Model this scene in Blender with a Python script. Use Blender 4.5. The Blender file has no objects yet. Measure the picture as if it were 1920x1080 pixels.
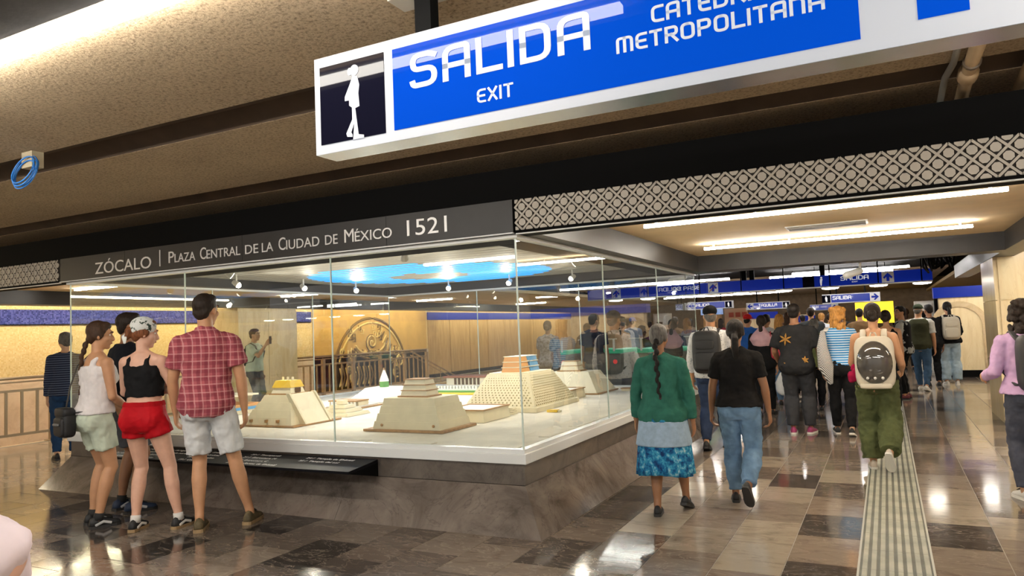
import bpy, bmesh, math, random
from mathutils import Vector, Matrix, noise
random.seed(7)
SC = bpy.context.scene
COL = SC.collection
PI = math.pi
# ------------------------------------------------------------------ camera
CH = 1.47
YAW, PITCH, ROLL, FPX = 0.47069, 0.05958, -0.04022, 1370.6
fwd = Vector((-math.sin(YAW)*math.cos(PITCH), math.cos(YAW)*math.cos(PITCH), math.sin(PITCH)))
r0 = Vector((math.cos(YAW), math.sin(YAW), 0)); u0 = r0.cross(fwd)
RT = r0*math.cos(ROLL)+u0*math.sin(ROLL); UP = -r0*math.sin(ROLL)+u0*math.cos(ROLL)
CAMP = Vector((0, 0, CH))
cd = bpy.data.cameras.new('camera'); cam = bpy.data.objects.new('camera', cd); COL.objects.link(cam)
cd.sensor_width = 36; cd.lens = FPX/1920*36; cd.clip_start = .02; cd.clip_end = 200
cam.matrix_world = Matrix(((RT.x, UP.x, -fwd.x, 0), (RT.y, UP.y, -fwd.y, 0), (RT.z, UP.z, -fwd.z, CH), (0, 0, 0, 1)))
SC.camera = cam
# ------------------------------------------------------------------ light settings
W = bpy.data.worlds.new('world'); SC.world = W; W.use_nodes = True
W.node_tree.nodes['Background'].inputs[0].default_value = (1, .93, .84, 1)
W.node_tree.nodes['Background'].inputs[1].default_value = .5
SC.view_settings.view_transform = 'Standard'; SC.view_settings.look = 'None'
SC.view_settings.exposure = 0.45; SC.view_settings.gamma = 1; SC.view_settings.use_curve_mapping = False
TUBE_E = 50.0

# ------------------------------------------------------------------ pixel -> place (distance from the surface touched)
def ray(x, y): return RT*(x-960)+UP*(540-y)+fwd*FPX
def fl(x, y, z=0.0): d = ray(x, y); return CAMP+d*((z-CH)/d.z)
def onY(x, y, Y): d = ray(x, y); return CAMP+d*(Y/d.y)
def onX(x, y, X): d = ray(x, y); return CAMP+d*(X/d.x)
def proj(P):
    d = Vector(P)-CAMP; k = d.dot(fwd)
    return 960+FPX*d.dot(RT)/k, 540-FPX*d.dot(UP)/k, k

# ------------------------------------------------------------------ materials
def nmat(name):
    m = bpy.data.materials.new(name); m.use_nodes = True
    nt = m.node_tree; return m, nt, nt.nodes['Principled BSDF']
def N(nt, t, **kw):
    n = nt.nodes.new(t)
    for k, v in kw.items(): setattr(n, k, v)
    return n
def mth(nt, op, a, b=None, c=None):
    n = N(nt, 'ShaderNodeMath', operation=op)
    for i, q in enumerate((a, b, c)):
        if q is None: continue
        if isinstance(q, (int, float)): n.inputs[i].default_value = q
        else: nt.links.new(q, n.inputs[i])
    return n.outputs[0]
def mixc(nt, f, a, b, mode='MIX'):
    n = N(nt, 'ShaderNodeMix', data_type='RGBA', blend_type=mode)
    for i, q in ((0, f), (6, a), (7, b)):
        if isinstance(q, (int, float)): n.inputs[i].default_value = q
        elif isinstance(q, tuple): n.inputs[i].default_value = (*q[:3], 1)
        else: nt.links.new(q, n.inputs[i])
    return n.outputs[2]
def ramp(nt, f, stops, interp='LINEAR'):
    n = N(nt, 'ShaderNodeValToRGB'); n.color_ramp.interpolation = interp
    e = n.color_ramp.elements
    while len(e) < len(stops): e.new(.5)
    for q, (p, c) in zip(e, stops): q.position = p; q.color = (*c, 1)
    nt.links.new(f, n.inputs[0]); return n.outputs[0]
def coords(nt, kind='Object', scale=(1, 1, 1)):
    if kind == 'World': s = N(nt, 'ShaderNodeNewGeometry').outputs['Position']
    else: s = N(nt, 'ShaderNodeTexCoord').outputs[kind]
    if scale != (1, 1, 1):
        mp = N(nt, 'ShaderNodeMapping'); mp.inputs['Scale'].default_value = scale
        nt.links.new(s, mp.inputs[0]); s = mp.outputs[0]
    return s
def noisy(nt, vec, scale, detail=4, rough=.55, dist=0):
    n = N(nt, 'ShaderNodeTexNoise'); n.inputs['Scale'].default_value = scale
    n.inputs['Detail'].default_value = detail; n.inputs['Roughness'].default_value = rough
    n.inputs['Distortion'].default_value = dist
    if vec is not None: nt.links.new(vec, n.inputs['Vector'])
    return n.outputs['Fac']
def bump(nt, b, h, strength, dist=.01):
    n = N(nt, 'ShaderNodeBump'); n.inputs['Strength'].default_value = strength; n.inputs['Distance'].default_value = dist
    nt.links.new(h, n.inputs['Height']); nt.links.new(n.outputs[0], b.inputs['Normal'])
def sep(nt, v):
    n = N(nt, 'ShaderNodeSeparateXYZ'); nt.links.new(v, n.inputs[0]); return n.outputs
MC = {}
def M(name, col, rough=.5, metal=0, var=0.0, vs=6, bmp=0, bs=60, bd=.004, emit=0, ecol=None, coat=0, spec=.5, stretch=(1, 1, 1), alpha=1):
    if name in MC: return MC[name]
    m, nt, b = nmat(name)
    b.inputs['Base Color'].default_value = (*col, 1); b.inputs['Roughness'].default_value = rough
    b.inputs['Metallic'].default_value = metal; b.inputs['Specular IOR Level'].default_value = spec
    b.inputs['Coat Weight'].default_value = coat; b.inputs['Coat Roughness'].default_value = .03
    if var:
        v = coords(nt, 'Object', stretch)
        lo = tuple(max(0, c*(1-var)) for c in col); hi = tuple(min(1, c*(1+var)) for c in col)
        nt.links.new(ramp(nt, noisy(nt, v, vs), [(.3, lo), (.7, hi)]), b.inputs['Base Color'])
    if bmp:
        bump(nt, b, noisy(nt, coords(nt, 'Object', stretch), bs, 5), bmp, bd)
    if emit:
        b.inputs['Emission Color'].default_value = (*(ecol or col), 1); b.inputs['Emission Strength'].default_value = emit
    if alpha < 1: b.inputs['Alpha'].default_value = alpha
    MC[name] = m; return m

TW, TL, TX0 = .397, .6, -.24
def floor_material():
    m, nt, b = nmat('floor_marble')
    x, y, z = sep(nt, coords(nt, 'World'))
    i = mth(nt, 'FLOOR', mth(nt, 'DIVIDE', mth(nt, 'SUBTRACT', x, TX0), TW))
    par = mth(nt, 'FLOORED_MODULO', i, 2)
    off = mth(nt, 'MULTIPLY_ADD', par, -.3, .32)
    j = mth(nt, 'FLOOR', mth(nt, 'DIVIDE', mth(nt, 'SUBTRACT', y, off), TL))
    cb = N(nt, 'ShaderNodeCombineXYZ'); nt.links.new(i, cb.inputs[0]); nt.links.new(j, cb.inputs[1])
    wn = N(nt, 'ShaderNodeTexWhiteNoise', noise_dimensions='2D'); nt.links.new(cb.outputs[0], wn.inputs['Vector'])
    rnd = wn.outputs['Value']
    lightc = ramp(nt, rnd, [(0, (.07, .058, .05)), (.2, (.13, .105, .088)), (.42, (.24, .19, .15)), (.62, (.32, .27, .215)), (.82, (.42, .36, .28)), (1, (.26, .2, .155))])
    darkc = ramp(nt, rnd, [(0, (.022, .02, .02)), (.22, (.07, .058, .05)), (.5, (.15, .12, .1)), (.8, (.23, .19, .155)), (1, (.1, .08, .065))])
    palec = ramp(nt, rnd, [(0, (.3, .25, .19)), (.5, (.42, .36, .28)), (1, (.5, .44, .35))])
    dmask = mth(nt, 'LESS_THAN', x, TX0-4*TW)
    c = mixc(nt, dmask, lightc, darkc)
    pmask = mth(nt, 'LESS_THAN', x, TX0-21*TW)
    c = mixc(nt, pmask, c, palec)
    # veins, running differently in every tile
    ad = N(nt, 'ShaderNodeVectorMath', operation='ADD'); sc = N(nt, 'ShaderNodeVectorMath', operation='SCALE')
    nt.links.new(wn.outputs['Color'], sc.inputs[0]); sc.inputs['Scale'].default_value = 40
    nt.links.new(coords(nt, 'World'), ad.inputs[0]); nt.links.new(sc.outputs[0], ad.inputs[1])
    mp = N(nt, 'ShaderNodeMapping'); mp.inputs['Scale'].default_value = (1, 2.4, 1); mp.inputs['Rotation'].default_value = (0, 0, .25)
    nt.links.new(ad.outputs[0], mp.inputs[0])
    n1 = noisy(nt, mp.outputs[0], 3.2, 7, .62, 1.2)
    shade = ramp(nt, n1, [(.25, (.55, .52, .5)), (.5, (1, .98, .96)), (.75, (1.0, 1.0, 1.0))])
    c = mixc(nt, 1.0, c, shade, 'MULTIPLY')
    vein = ramp(nt, mth(nt, 'ABSOLUTE', mth(nt, 'SUBTRACT', noisy(nt, mp.outputs[0], 2.1, 5, .6, 2.0), .5)), [(0, (1, 1, 1)), (.02, (0, 0, 0))])
    c = mixc(nt, mth(nt, 'MULTIPLY', vein, .3), c, (.55, .45, .36))
    nt.links.new(c, b.inputs['Base Color'])
    rr = N(nt, 'ShaderNodeMapRange'); rr.inputs[3].default_value = .05; rr.inputs[4].default_value = .16
    nt.links.new(noisy(nt, coords(nt, 'World'), 5, 3), rr.inputs[0]); nt.links.new(rr.outputs[0], b.inputs['Roughness'])
    b.inputs['Specular IOR Level'].default_value = .75
    bump(nt, b, noisy(nt, coords(nt, 'World'), 1.6, 2), .05, .02)
    return m
def marble(name, c0, c1, c2, scale=2.0, rough=.2, bm=0, stretch=(1, 1, 1)):
    m, nt, b = nmat(name)
    v = coords(nt, 'World', stretch)
    n1 = noisy(nt, v, scale, 8, .65, 1.5)
    c = ramp(nt, n1, [(.28, c0), (.5, c1), (.72, c2)])
    vein = ramp(nt, mth(nt, 'ABSOLUTE', mth(nt, 'SUBTRACT', noisy(nt, v, scale*.8, 6, .6, 2.5), .5)), [(0, (1, 1, 1)), (.012, (0, 0, 0))])
    c = mixc(nt, mth(nt, 'MULTIPLY', vein, .45), c, c0)
    nt.links.new(c, b.inputs['Base Color']); b.inputs['Roughness'].default_value = rough
    if bm: bump(nt, b, n1, bm, .01)
    return m
def stucco(name, c0, c1):
    m, nt, b = nmat(name)
    v = coords(nt, 'World')
    h = noisy(nt, v, 55, 6, .7)
    big = noisy(nt, v, 1.3, 3)
    c = ramp(nt, h, [(.36, c0), (.5, c1), (.7, tuple(min(1, q*1.15) for q in c1))])
    c = mixc(nt, .25, c, ramp(nt, big, [(.3, c0), (.7, c1)]))
    nt.links.new(c, b.inputs['Base Color']); b.inputs['Roughness'].default_value = .95
    bump(nt, b, h, .9, .02)
    return m
def mosaic(name, cols, size=.02, rough=.25, axis='YZ'):
    m, nt, b = nmat(name)
    x, y, z = sep(nt, coords(nt, 'World'))
    a = {'Y': y, 'X': x}[axis[0]]
    i = mth(nt, 'DIVIDE', a, size); j = mth(nt, 'DIVIDE', z, size)
    cb = N(nt, 'ShaderNodeCombineXYZ'); nt.links.new(mth(nt, 'FLOOR', i), cb.inputs[0]); nt.links.new(mth(nt, 'FLOOR', j), cb.inputs[1])
    wn = N(nt, 'ShaderNodeTexWhiteNoise', noise_dimensions='2D'); nt.links.new(cb.outputs[0], wn.inputs['Vector'])
    c = ramp(nt, wn.outputs['Value'], [(k/(len(cols)-1), q) for k, q in enumerate(cols)])
    fx = mth(nt, 'FRACT', i); fz = mth(nt, 'FRACT', j)
    g = mth(nt, 'MAXIMUM', mth(nt, 'LESS_THAN', fx, .1), mth(nt, 'LESS_THAN', fz, .1))
    c = mixc(nt, mth(nt, 'MULTIPLY', g, .5), c, tuple(q*.55 for q in cols[0]))
    nt.links.new(c, b.inputs['Base Color']); b.inputs['Roughness'].default_value = rough
    return m
def wood(name, c0, c1, rough=.45, stretch=(8, 8, .6)):
    m, nt, b = nmat(name)
    n1 = noisy(nt, coords(nt, 'World', stretch), 2.0, 6, .6, .6)
    nt.links.new(ramp(nt, n1, [(.3, c0), (.7, c1)]), b.inputs['Base Color']); b.inputs['Roughness'].default_value = rough
    return m
def glassmat():
    m, nt, b = nmat('case_glass'); nt.nodes.remove(b)
    out = [n for n in nt.nodes if n.type == 'OUTPUT_MATERIAL'][0]
    fr = N(nt, 'ShaderNodeFresnel'); fr.inputs[0].default_value = 1.5
    tr = N(nt, 'ShaderNodeBsdfTransparent'); tr.inputs[0].default_value = (.965, .985, .975, 1)
    gl = N(nt, 'ShaderNodeBsdfGlossy'); gl.inputs['Roughness'].default_value = 0; gl.inputs[0].default_value = (1, 1, 1, 1)
    mx = N(nt, 'ShaderNodeMixShader')
    bf = N(nt, 'ShaderNodeNewGeometry').outputs['Backfacing']   # a pane mirrors once, from its front
    f = mth(nt, 'MINIMUM', mth(nt, 'MULTIPLY', mth(nt, 'MULTIPLY', fr.outputs[0], mth(nt, 'SUBTRACT', 1.0, bf)), 1.7), 1.0)
    nt.links.new(f, mx.inputs[0]); nt.links.new(tr.outputs[0], mx.inputs[1]); nt.links.new(gl.outputs[0], mx.inputs[2])
    nt.links.new(mx.outputs[0], out.inputs[0]); return m

# ------------------------------------------------------------------ mesh builder
MODS = []
def wloc(o):
    v = Vector((0, 0, 0))
    while o is not None: v = v+o.location; o = o.parent
    return v
class MB:
    def __init__(s): s.v = []; s.f = []
    def add(s, v, f):
        k = len(s.v); s.v += [Vector(q) for q in v]; s.f += [tuple(i+k for i in q) for q in f]; return s
    def box(s, x0, x1, y0, y1, z0, z1):
        return s.add([(x0, y0, z0), (x1, y0, z0), (x1, y1, z0), (x0, y1, z0), (x0, y0, z1), (x1, y0, z1), (x1, y1, z1), (x0, y1, z1)],
                     [(3, 2, 1, 0), (4, 5, 6, 7), (0, 1, 5, 4), (1, 2, 6, 5), (2, 3, 7, 6), (3, 0, 4, 7)])
    def loft(s, rings, cap=True):
        n = len(rings[0]); v = [p for r in rings for p in r]; f = []
        for a in range(len(rings)-1):
            for i in range(n):
                j = (i+1) % n; f.append((a*n+i, a*n+j, (a+1)*n+j, (a+1)*n+i))
        if cap: f.append(tuple(range(n-1, -1, -1))); f.append(tuple((len(rings)-1)*n+i for i in range(n)))
        return s.add(v, f)
    def frus(s, cx, cy, w0, d0, z0, w1, d1, z1):
        r = lambda w, d, z: [(cx-w/2, cy-d/2, z), (cx+w/2, cy-d/2, z), (cx+w/2, cy+d/2, z), (cx-w/2, cy+d/2, z)]
        return s.loft([r(w0, d0, z0), r(w1, d1, z1)])
    def path(s, pts, rad, n=10, side=(1, 0, 0), round_ends=True):
        pts = [Vector(p) for p in pts]; side = Vector(side); R = []
        rad = [(q, q) if isinstance(q, (int, float)) else q for q in rad]
        P = list(pts); Q = list(rad)
        if round_ends:
            d0 = (pts[0]-pts[1]).normalized(); d1 = (pts[-1]-pts[-2]).normalized()
            a, b = min(rad[0]), min(rad[-1])
            P = [pts[0]+d0*a, pts[0]+d0*a*.7]+P+[pts[-1]+d1*b*.7, pts[-1]+d1*b]
            Q = [tuple(q*.2 for q in rad[0]), tuple(q*.72 for q in rad[0])]+Q+[tuple(q*.72 for q in rad[-1]), tuple(q*.2 for q in rad[-1])]
        for k, p in enumerate(P):
            t = (P[min(k+1, len(P)-1)]-P[max(k-1, 0)])
            t = t.normalized() if t.length > 1e-9 else Vector((0, 0, 1))
            a = side-t*side.dot(t)
            if a.length < 1e-3: a = Vector((0, 1, 0))-t*t.y
            a.normalize(); b = t.cross(a)
            R.append([p+a*(Q[k][0]*math.cos(2*PI*i/n))+b*(Q[k][1]*math.sin(2*PI*i/n)) for i in range(n)])
        return s.loft(R)
    def tube(s, p, q, r, n=8): return s.path([p, q], [r, r], n, round_ends=False)
    def ell(s, c, r, n=14, m=9, mat=None):
        c = Vector(c); R = []
        for k in range(m+1):
            a = -PI/2+PI*min(max(k, .12), m-.12)/m
            R.append([(r[0]*math.cos(a)*math.cos(2*PI*i/n), r[1]*math.cos(a)*math.sin(2*PI*i/n), r[2]*math.sin(a)) for i in range(n)])
        R = [[(mat @ Vector(p) if mat else Vector(p))+c for p in q] for q in R]
        return s.loft(R)
    def xf(s, f): s.v = [f(p) for p in s.v]; return s
    def build(s, name, mat, parent=None, local=False, smooth=False, bev=0, label=None, kind=None):
        me = bpy.data.meshes.new(name)
        if parent is None and not local:
            xs = [p.x for p in s.v]; ys = [p.y for p in s.v]; loc = Vector(((min(xs)+max(xs))/2, (min(ys)+max(ys))/2, min(p.z for p in s.v)))
        else: loc = Vector((0, 0, 0)) if local else wloc(parent)
        me.from_pydata([tuple(p-loc) for p in s.v], [], s.f); me.validate()
        bm = bmesh.new(); bm.from_mesh(me); bmesh.ops.recalc_face_normals(bm, faces=bm.faces); bm.to_mesh(me); bm.free()
        me.materials.append(mat)
        if smooth: me.polygons.foreach_set('use_smooth', [True]*len(me.polygons))
        o = bpy.data.objects.new(name, me); COL.objects.link(o)
        if parent is not None: o.parent = parent
        elif not local: o.location = loc
        if bev:
            md = o.modifiers.new('b', 'BEVEL'); md.width = bev; md.segments = 2; md.limit_method = 'ANGLE'; MODS.append(o)
        if label: o['label'] = label
        if kind: o['kind'] = kind
        return o
def tag(o, label, cat, group=None):
    o['label'] = label; o['category'] = cat
    if group: o['group'] = group
    return o
def thing(name, label, cat, loc=(0, 0, 0), rz=0, group=None):
    o = bpy.data.objects.new(name, None); COL.objects.link(o); o.empty_display_size = .1
    o.location = loc; o.rotation_euler = (0, 0, rz); return tag(o, label, cat, group)
def struct(name, mb, mat, **k):
    o = mb.build(name, mat, **k); o['kind'] = 'structure'; return o
def remesh(o, vox, sm=4, disp=0, dsize=.08):
    md = o.modifiers.new('r', 'REMESH'); md.mode = 'VOXEL'; md.voxel_size = vox; md.use_smooth_shade = True
    md = o.modifiers.new('s', 'SMOOTH'); md.iterations = sm; md.factor = .5
    if disp:
        t = bpy.data.textures.new('folds', 'CLOUDS'); t.noise_scale = dsize; t.noise_depth = 2
        md = o.modifiers.new('d', 'DISPLACE'); md.texture = t; md.strength = disp; md.mid_level = .5
    MODS.append(o)

# ------------------------------------------------------------------ stroke lettering (rounded metro capitals)
GL = {'S': (.66, [[(.66, .93, 0), (.52, 1, .1), (0, 1, .26), (0, .53, .2), (.66, .53, .26), (.66, 0, .26), (0, 0, .1), (-.02, .1, 0)]]),
 'A': (.66, [[(0, 0, 0), (0, 1, .3), (.66, 1, .1), (.66, 0, 0)], [(0, .42, 0), (.66, .42, 0)]]),
 'L': (.55, [[(0, 1, 0), (0, 0, 0), (.58, 0, 0)]]), 'I': (.0, [[(0, 0, 0), (0, 1, 0)]]),
 'D': (.66, [[(0, .5, 0), (0, 1, 0), (.66, 1, .3), (.66, 0, .3), (0, 0, 0), (0, .5, 0)]]),
 'E': (.55, [[(.56, 1, 0), (0, 1, .3), (0, 0, .3), (.56, 0, 0)], [(0, .5, 0), (.5, .5, 0)]]),
 'X': (.62, [[(0, 0, 0), (.62, 1, 0)], [(0, 1, 0), (.62, 0, 0)]]),
 'T': (.6, [[(0, 1, 0), (.6, 1, 0)], [(.3, 1, 0), (.3, 0, 0)]]),
 'C': (.58, [[(.6, 1, 0), (0, 1, .3), (0, 0, .3), (.6, 0, 0)]]),
 'R': (.62, [[(0, 0, 0), (0, 1, 0), (.62, 1, .22), (.62, .48, .22), (0, .48, 0)], [(.3, .48, 0), (.64, 0, 0)]]),
 'M': (.9, [[(0, 0, 0), (0, 1, .2), (.9, 1, .25), (.9, 0, 0)], [(.45, 1, 0), (.45, 0, 0)]]),
 'O': (.66, [[(.33, 1, 0), (.66, 1, .28), (.66, 0, .28), (0, 0, .28), (0, 1, .28), (.33, 1, 0)]]),
 'Q': (.66, [[(.33, 1, 0), (.66, 1, .28), (.66, 0, .28), (0, 0, .28), (0, 1, .28), (.33, 1, 0)], [(.4, .25, 0), (.7, -.1, 0)]]),
 'P': (.62, [[(0, 0, 0), (0, 1, 0), (.62, 1, .24), (.62, .45, .24), (0, .45, 0)]]),
 'N': (.64, [[(0, 0, 0), (0, 1, 0), (.64, 1, .28), (.64, 0, 0)]]),
 'U': (.64, [[(0, 1, 0), (0, 0, .25), (.64, 0, .25), (.64, 1, 0)]])}
def rounded(pl):
    out = []
    for k, (x, y, r) in enumerate(pl):
        p = Vector((x, y))
        if r and 0 < k < len(pl)-1:
            a = Vector(pl[k-1][:2])-p; b = Vector(pl[k+1][:2])-p
            r1 = min(r, a.length*.5 if pl[k-1][2] else a.length*.98, b.length*.5 if pl[k+1][2] else b.length*.98)
            A = p+a.normalized()*r1; B = p+b.normalized()*r1
            for t in (0, .2, .4, .6, .8, 1): out.append(A*(1-t)**2+p*2*t*(1-t)+B*t*t)
        else: out.append(p)
    return out
def strokes(mb, text, x0, x1, z0, z1, Y, th=.17, dep=.004, gap=.3):
    """capitals standing in the plane y=Y, read from -Y"""
    x = 0; L = []
    for ch in text:
        if ch == ' ': x += .5; continue
        w, pls = GL[ch]; L += [[Vector((p.x+x, p.y)) for p in rounded(pl)] for pl in pls]; x += w+gap
    tot = x-gap; sx = (x1-x0)/(tot+th); sz = (z1-z0)/(1+th)
    for pl in L:
        n = len(pl); lft = []; rgt = []
        for k, p in enumerate(pl):
            d0 = (p-pl[k-1]).normalized() if k else None; d1 = (pl[k+1]-p).normalized() if k < n-1 else None
            if d0 is None: d0 = d1
            if d1 is None: d1 = d0
            t = (d0+d1); t = t.normalized() if t.length > 1e-6 else d1
            nn = Vector((-t.y, t.x)); m = th/2/max(.5, nn.dot(Vector((-d1.y, d1.x))))
            e = t*(th/2) if (k == n-1) else (-t*(th/2) if k == 0 else Vector((0, 0)))
            lft.append(p+nn*m+e); rgt.append(p-nn*m+e)
        c = lambda q, y: (x0+(q.x+th/2)*sx, y, z0+(q.y+th/2)*sz)
        v = [c(q, Y) for q in lft]+[c(q, Y) for q in rgt]+[c(q, Y-dep) for q in lft]+[c(q, Y-dep) for q in rgt]; f = []
        for k in range(n-1):
            f += [(2*n+k, 2*n+k+1, 3*n+k+1, 3*n+k), (k, n+k, n+k+1, k+1), (k, k+1, 2*n+k+1, 2*n+k), (n+k, 3*n+k, 3*n+k+1, n+k+1)]
        f += [(0, 2*n, 3*n, n), (n-1, 2*n-1, 4*n-1, 3*n-1)]
        mb.add(v, f)
    return mb
def poly(mb, pts, Y, dep=.004, flip=False):
    """flat polygon with thickness in the plane y=Y; pts (x,z)"""
    n = len(pts); v = [(x, Y, z) for x, z in pts]+[(x, Y-dep, z) for x, z in pts]
    f = [tuple(range(n)), tuple(range(2*n-1, n-1, -1))]+[(i, (i+1) % n, n+(i+1) % n, n+i) for i in range(n)]
    return mb.add(v, f)
def fontmesh(text, ext=.002):
    cu = bpy.data.curves.new('t', 'FONT'); cu.body = text; cu.extrude = ext; cu.resolution_u = 4
    o = bpy.data.objects.new('t', cu); COL.objects.link(o); bpy.context.view_layer.update()
    me = bpy.data.meshes.new_from_object(o.evaluated_get(bpy.context.evaluated_depsgraph_get()))
    v = [p.co.copy() for p in me.vertices]; f = [tuple(p.vertices) for p in me.polygons]
    bpy.data.objects.remove(o); bpy.data.curves.remove(cu); bpy.data.meshes.remove(me); return v, f
def fontfit(mb, text, x0, x1, zb, zcap, Y, dep=.004, skew=0):
    v, f = fontmesh(text); a = min(p.x for p in v); b = max(p.x for p in v)
    cap = .729; zs = (zcap-zb)/cap; xs = (x1-x0)/(b-a)
    return mb.add([(x0+(p.x-a)*xs, Y-dep*.5-(p.z/.002)*dep*.5, zb+p.y*zs) for p in v], f)
# ================================================================== the setting
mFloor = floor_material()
mGrout = M('grout', (.34, .31, .27), .6, var=.15, vs=9)
mStucco = stucco('stucco', (.24, .17, .1), (.62, .475, .3))
mDarkCeil = M('dark_grey_ceiling', (.06, .057, .055), .8, var=.2, bmp=.3, bs=40)  # dark grey for the nearest ceiling panel
mConcrete = M('dark_concrete', (.05, .045, .04), .9)
mBlack = M('black_steel', (.004, .004, .0042), .7, spec=.06)
mCharcoal = M('charcoal_panel', (.03, .028, .028), .42, spec=.35, var=.15, vs=2)
mBeam = M('dark_grey_beam', (.05, .047, .046), .42, spec=.35, var=.15, vs=2)
mBeige = M('beige_plaster', (.8, .61, .36), .85, var=.06, vs=3, bmp=.2, bs=120)
mWhite = M('white_paint', (.8, .79, .75), .4)
mCream = marble('cream_stone', (.66, .5, .28), (.8, .65, .39), (.85, .73, .48), 1.2, .25, stretch=(4, 4, .5))
mYellow = mosaic('yellow_mosaic', [(.72, .53, .24), (.85, .68, .36), (.78, .6, .3), (.88, .74, .44)], .025)
mBlueMos = mosaic('blue_mosaic', [(.02, .03, .16), (.05, .07, .35), (.1, .12, .5), (.03, .04, .22)], .025)
mPinkStone = marble('rose_stone', (.62, .48, .36), (.76, .62, .48), (.82, .7, .57), 1.6, .35)
mWoodWall = wood('wood_panelling', (.42, .27, .12), (.62, .44, .22))
mBrownSlat = wood('brown_slats', (.2, .13, .07), (.36, .25, .14), .5, (.6, 8, 8))
mSteel = M('brushed_steel', (.45, .42, .37), .3, 1.0)
mBronze = M('bronze_paint', (.4, .26, .13), .5, 0)
mTube = M('tube_light', (1, .97, .92), .4, emit=TUBE_E, ecol=(1, .95, .86))
mTubeFar = M('far_tube_light', (1, .97, .95), .4, emit=34, ecol=(1, .95, .92))
mHousing = M('lamp_housing', (.5, .5, .5), .5)
mBlue = M('sign_blue', (.004, .02, .16), .25, emit=.3, ecol=(.003, .03, .42), coat=.6)
mSignWhite = M('sign_white_flat', (.75, .76, .78), .35)
mBlueFlat = M('blue_band_glow', (.002, .018, .24), .4, spec=.2, emit=.16, ecol=(.003, .03, .5))  # weak glow put into the blue to keep it saturated

# floor: slab of grout, tiles lying in it
fb = MB().box(-12.35, 6, -4, 34, -.3, -.004).box(-14.2, -12.35, 21, 34, -.3, -.004).box(-14.2, -12.35, -4, 2.5, -.3, -.004)
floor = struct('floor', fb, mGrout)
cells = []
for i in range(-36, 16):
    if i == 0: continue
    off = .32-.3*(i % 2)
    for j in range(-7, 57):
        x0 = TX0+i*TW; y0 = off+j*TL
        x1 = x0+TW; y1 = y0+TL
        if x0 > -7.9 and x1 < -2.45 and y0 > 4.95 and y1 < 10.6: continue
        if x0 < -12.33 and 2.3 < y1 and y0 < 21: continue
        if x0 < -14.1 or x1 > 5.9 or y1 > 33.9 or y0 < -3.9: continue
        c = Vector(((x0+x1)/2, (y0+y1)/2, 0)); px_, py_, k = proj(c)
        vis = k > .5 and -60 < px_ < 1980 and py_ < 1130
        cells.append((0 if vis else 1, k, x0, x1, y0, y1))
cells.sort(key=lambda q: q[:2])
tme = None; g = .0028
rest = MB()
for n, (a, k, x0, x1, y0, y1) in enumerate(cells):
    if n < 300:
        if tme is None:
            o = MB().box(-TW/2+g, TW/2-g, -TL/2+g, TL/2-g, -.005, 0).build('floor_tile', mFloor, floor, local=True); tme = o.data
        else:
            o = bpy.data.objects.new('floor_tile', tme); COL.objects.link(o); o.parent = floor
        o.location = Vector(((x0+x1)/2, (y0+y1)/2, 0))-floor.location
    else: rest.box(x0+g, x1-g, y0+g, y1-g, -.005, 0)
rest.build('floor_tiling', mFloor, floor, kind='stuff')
# guidance strip for the blind: ribbed tiles between two pale edge lines
mTact = M('tactile_grey', (.105, .11, .09), .6, var=.35, vs=5, bmp=.2, bs=90)
mRib = M('tactile_rib', (.36, .365, .3), .5, var=.3, vs=4)
strip = thing('tactile_paving', 'grey ribbed tactile guidance strip running along the corridor floor', 'paving strip', (-.04, 3, -.003))
tb = rb = None
for k in range(44):
    y = 3.0+k*.4
    if tb is None:
        tb = MB().box(-.194, .194, -.1995, .1995, -.001, .004).build('tactile_tile', mTact, strip, local=True)
        ribm = MB()
        for q in range(8): ribm.frus(-.164+q*.047, 0, .03, .397, .004, .024, .396, .0085)
        rb = ribm.build('rib', mRib, tb, local=True); t2, r2 = tb, rb
    else:
        t2 = tb.copy(); COL.objects.link(t2); r2 = rb.copy(); COL.objects.link(r2); r2.parent = t2
    t2.location = (0, y-3, .0)
for x in (-.2375, .1555): MB().box(x-.006, x+.006, 2.8, 20.6, -.003, .0045).build('edge_strip', M('pale_strip', (.5, .5, .45), .4), strip)

# walls
wl = struct('wall_left', MB().box(-14.4, -14, -4, 21, 1.0, 2.9), mYellow)
MB().box(-14.4, -13.985, -4, 21, -3.2, 1.0).build('lower_cladding', mPinkStone, wl)
MB().box(-14.02, -13.97, -4, 15.3, 1.96, 2.23).build('blue_mosaic_band', mBlueMos, wl)
MB().box(-14.02, -13.965, -4, 15.3, 1.945, 1.96).build('band_edge', mBlack, wl)
wl2 = struct('wall_left_panelled', MB().box(-14.4, -14, 21, 34, 0, 2.9), mWoodWall)
for k in range(9): MB().box(-14.01, -13.97, 21.02+k*1.4, 22.38+k*1.4, .12, 1.98).build('wood_panel', mWoodWall, wl2)
MB().box(-14.01, -13.96, 21, 34, 1.99, 2.25).build('blue_band', mBlueFlat, wl2)
MB().box(-14.01, -13.95, 21, 34, 0, .12).build('baseboard', mBlack, wl2)
# stairwell beneath the railing
sw = struct('floor_stairwell', MB().box(-14.0, -12.4, 2.5, 21.0, -3.2, -3.0), mPinkStone)
for k in range(14):
    MB().box(-14.0, -12.4, 2.5+k*.33, 2.5+(k+1)*.33, -3.0, -.17*(k+1)).build('step', mPinkStone, sw)
MB().box(-12.42, -12.35, 2.5, 21, -3.2, -.004).build('side_wall', mPinkStone, sw)
wf = struct('wall_far', MB().box(-14.4, 6.2, 33.8, 34.2, 0, 3), M('far_wall_paint', (.3, .22, .14), .7, var=.2))
wr = struct('wall_right', MB().box(5.8, 6.2, -4, 34, 0, 3), mCream)

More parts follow.
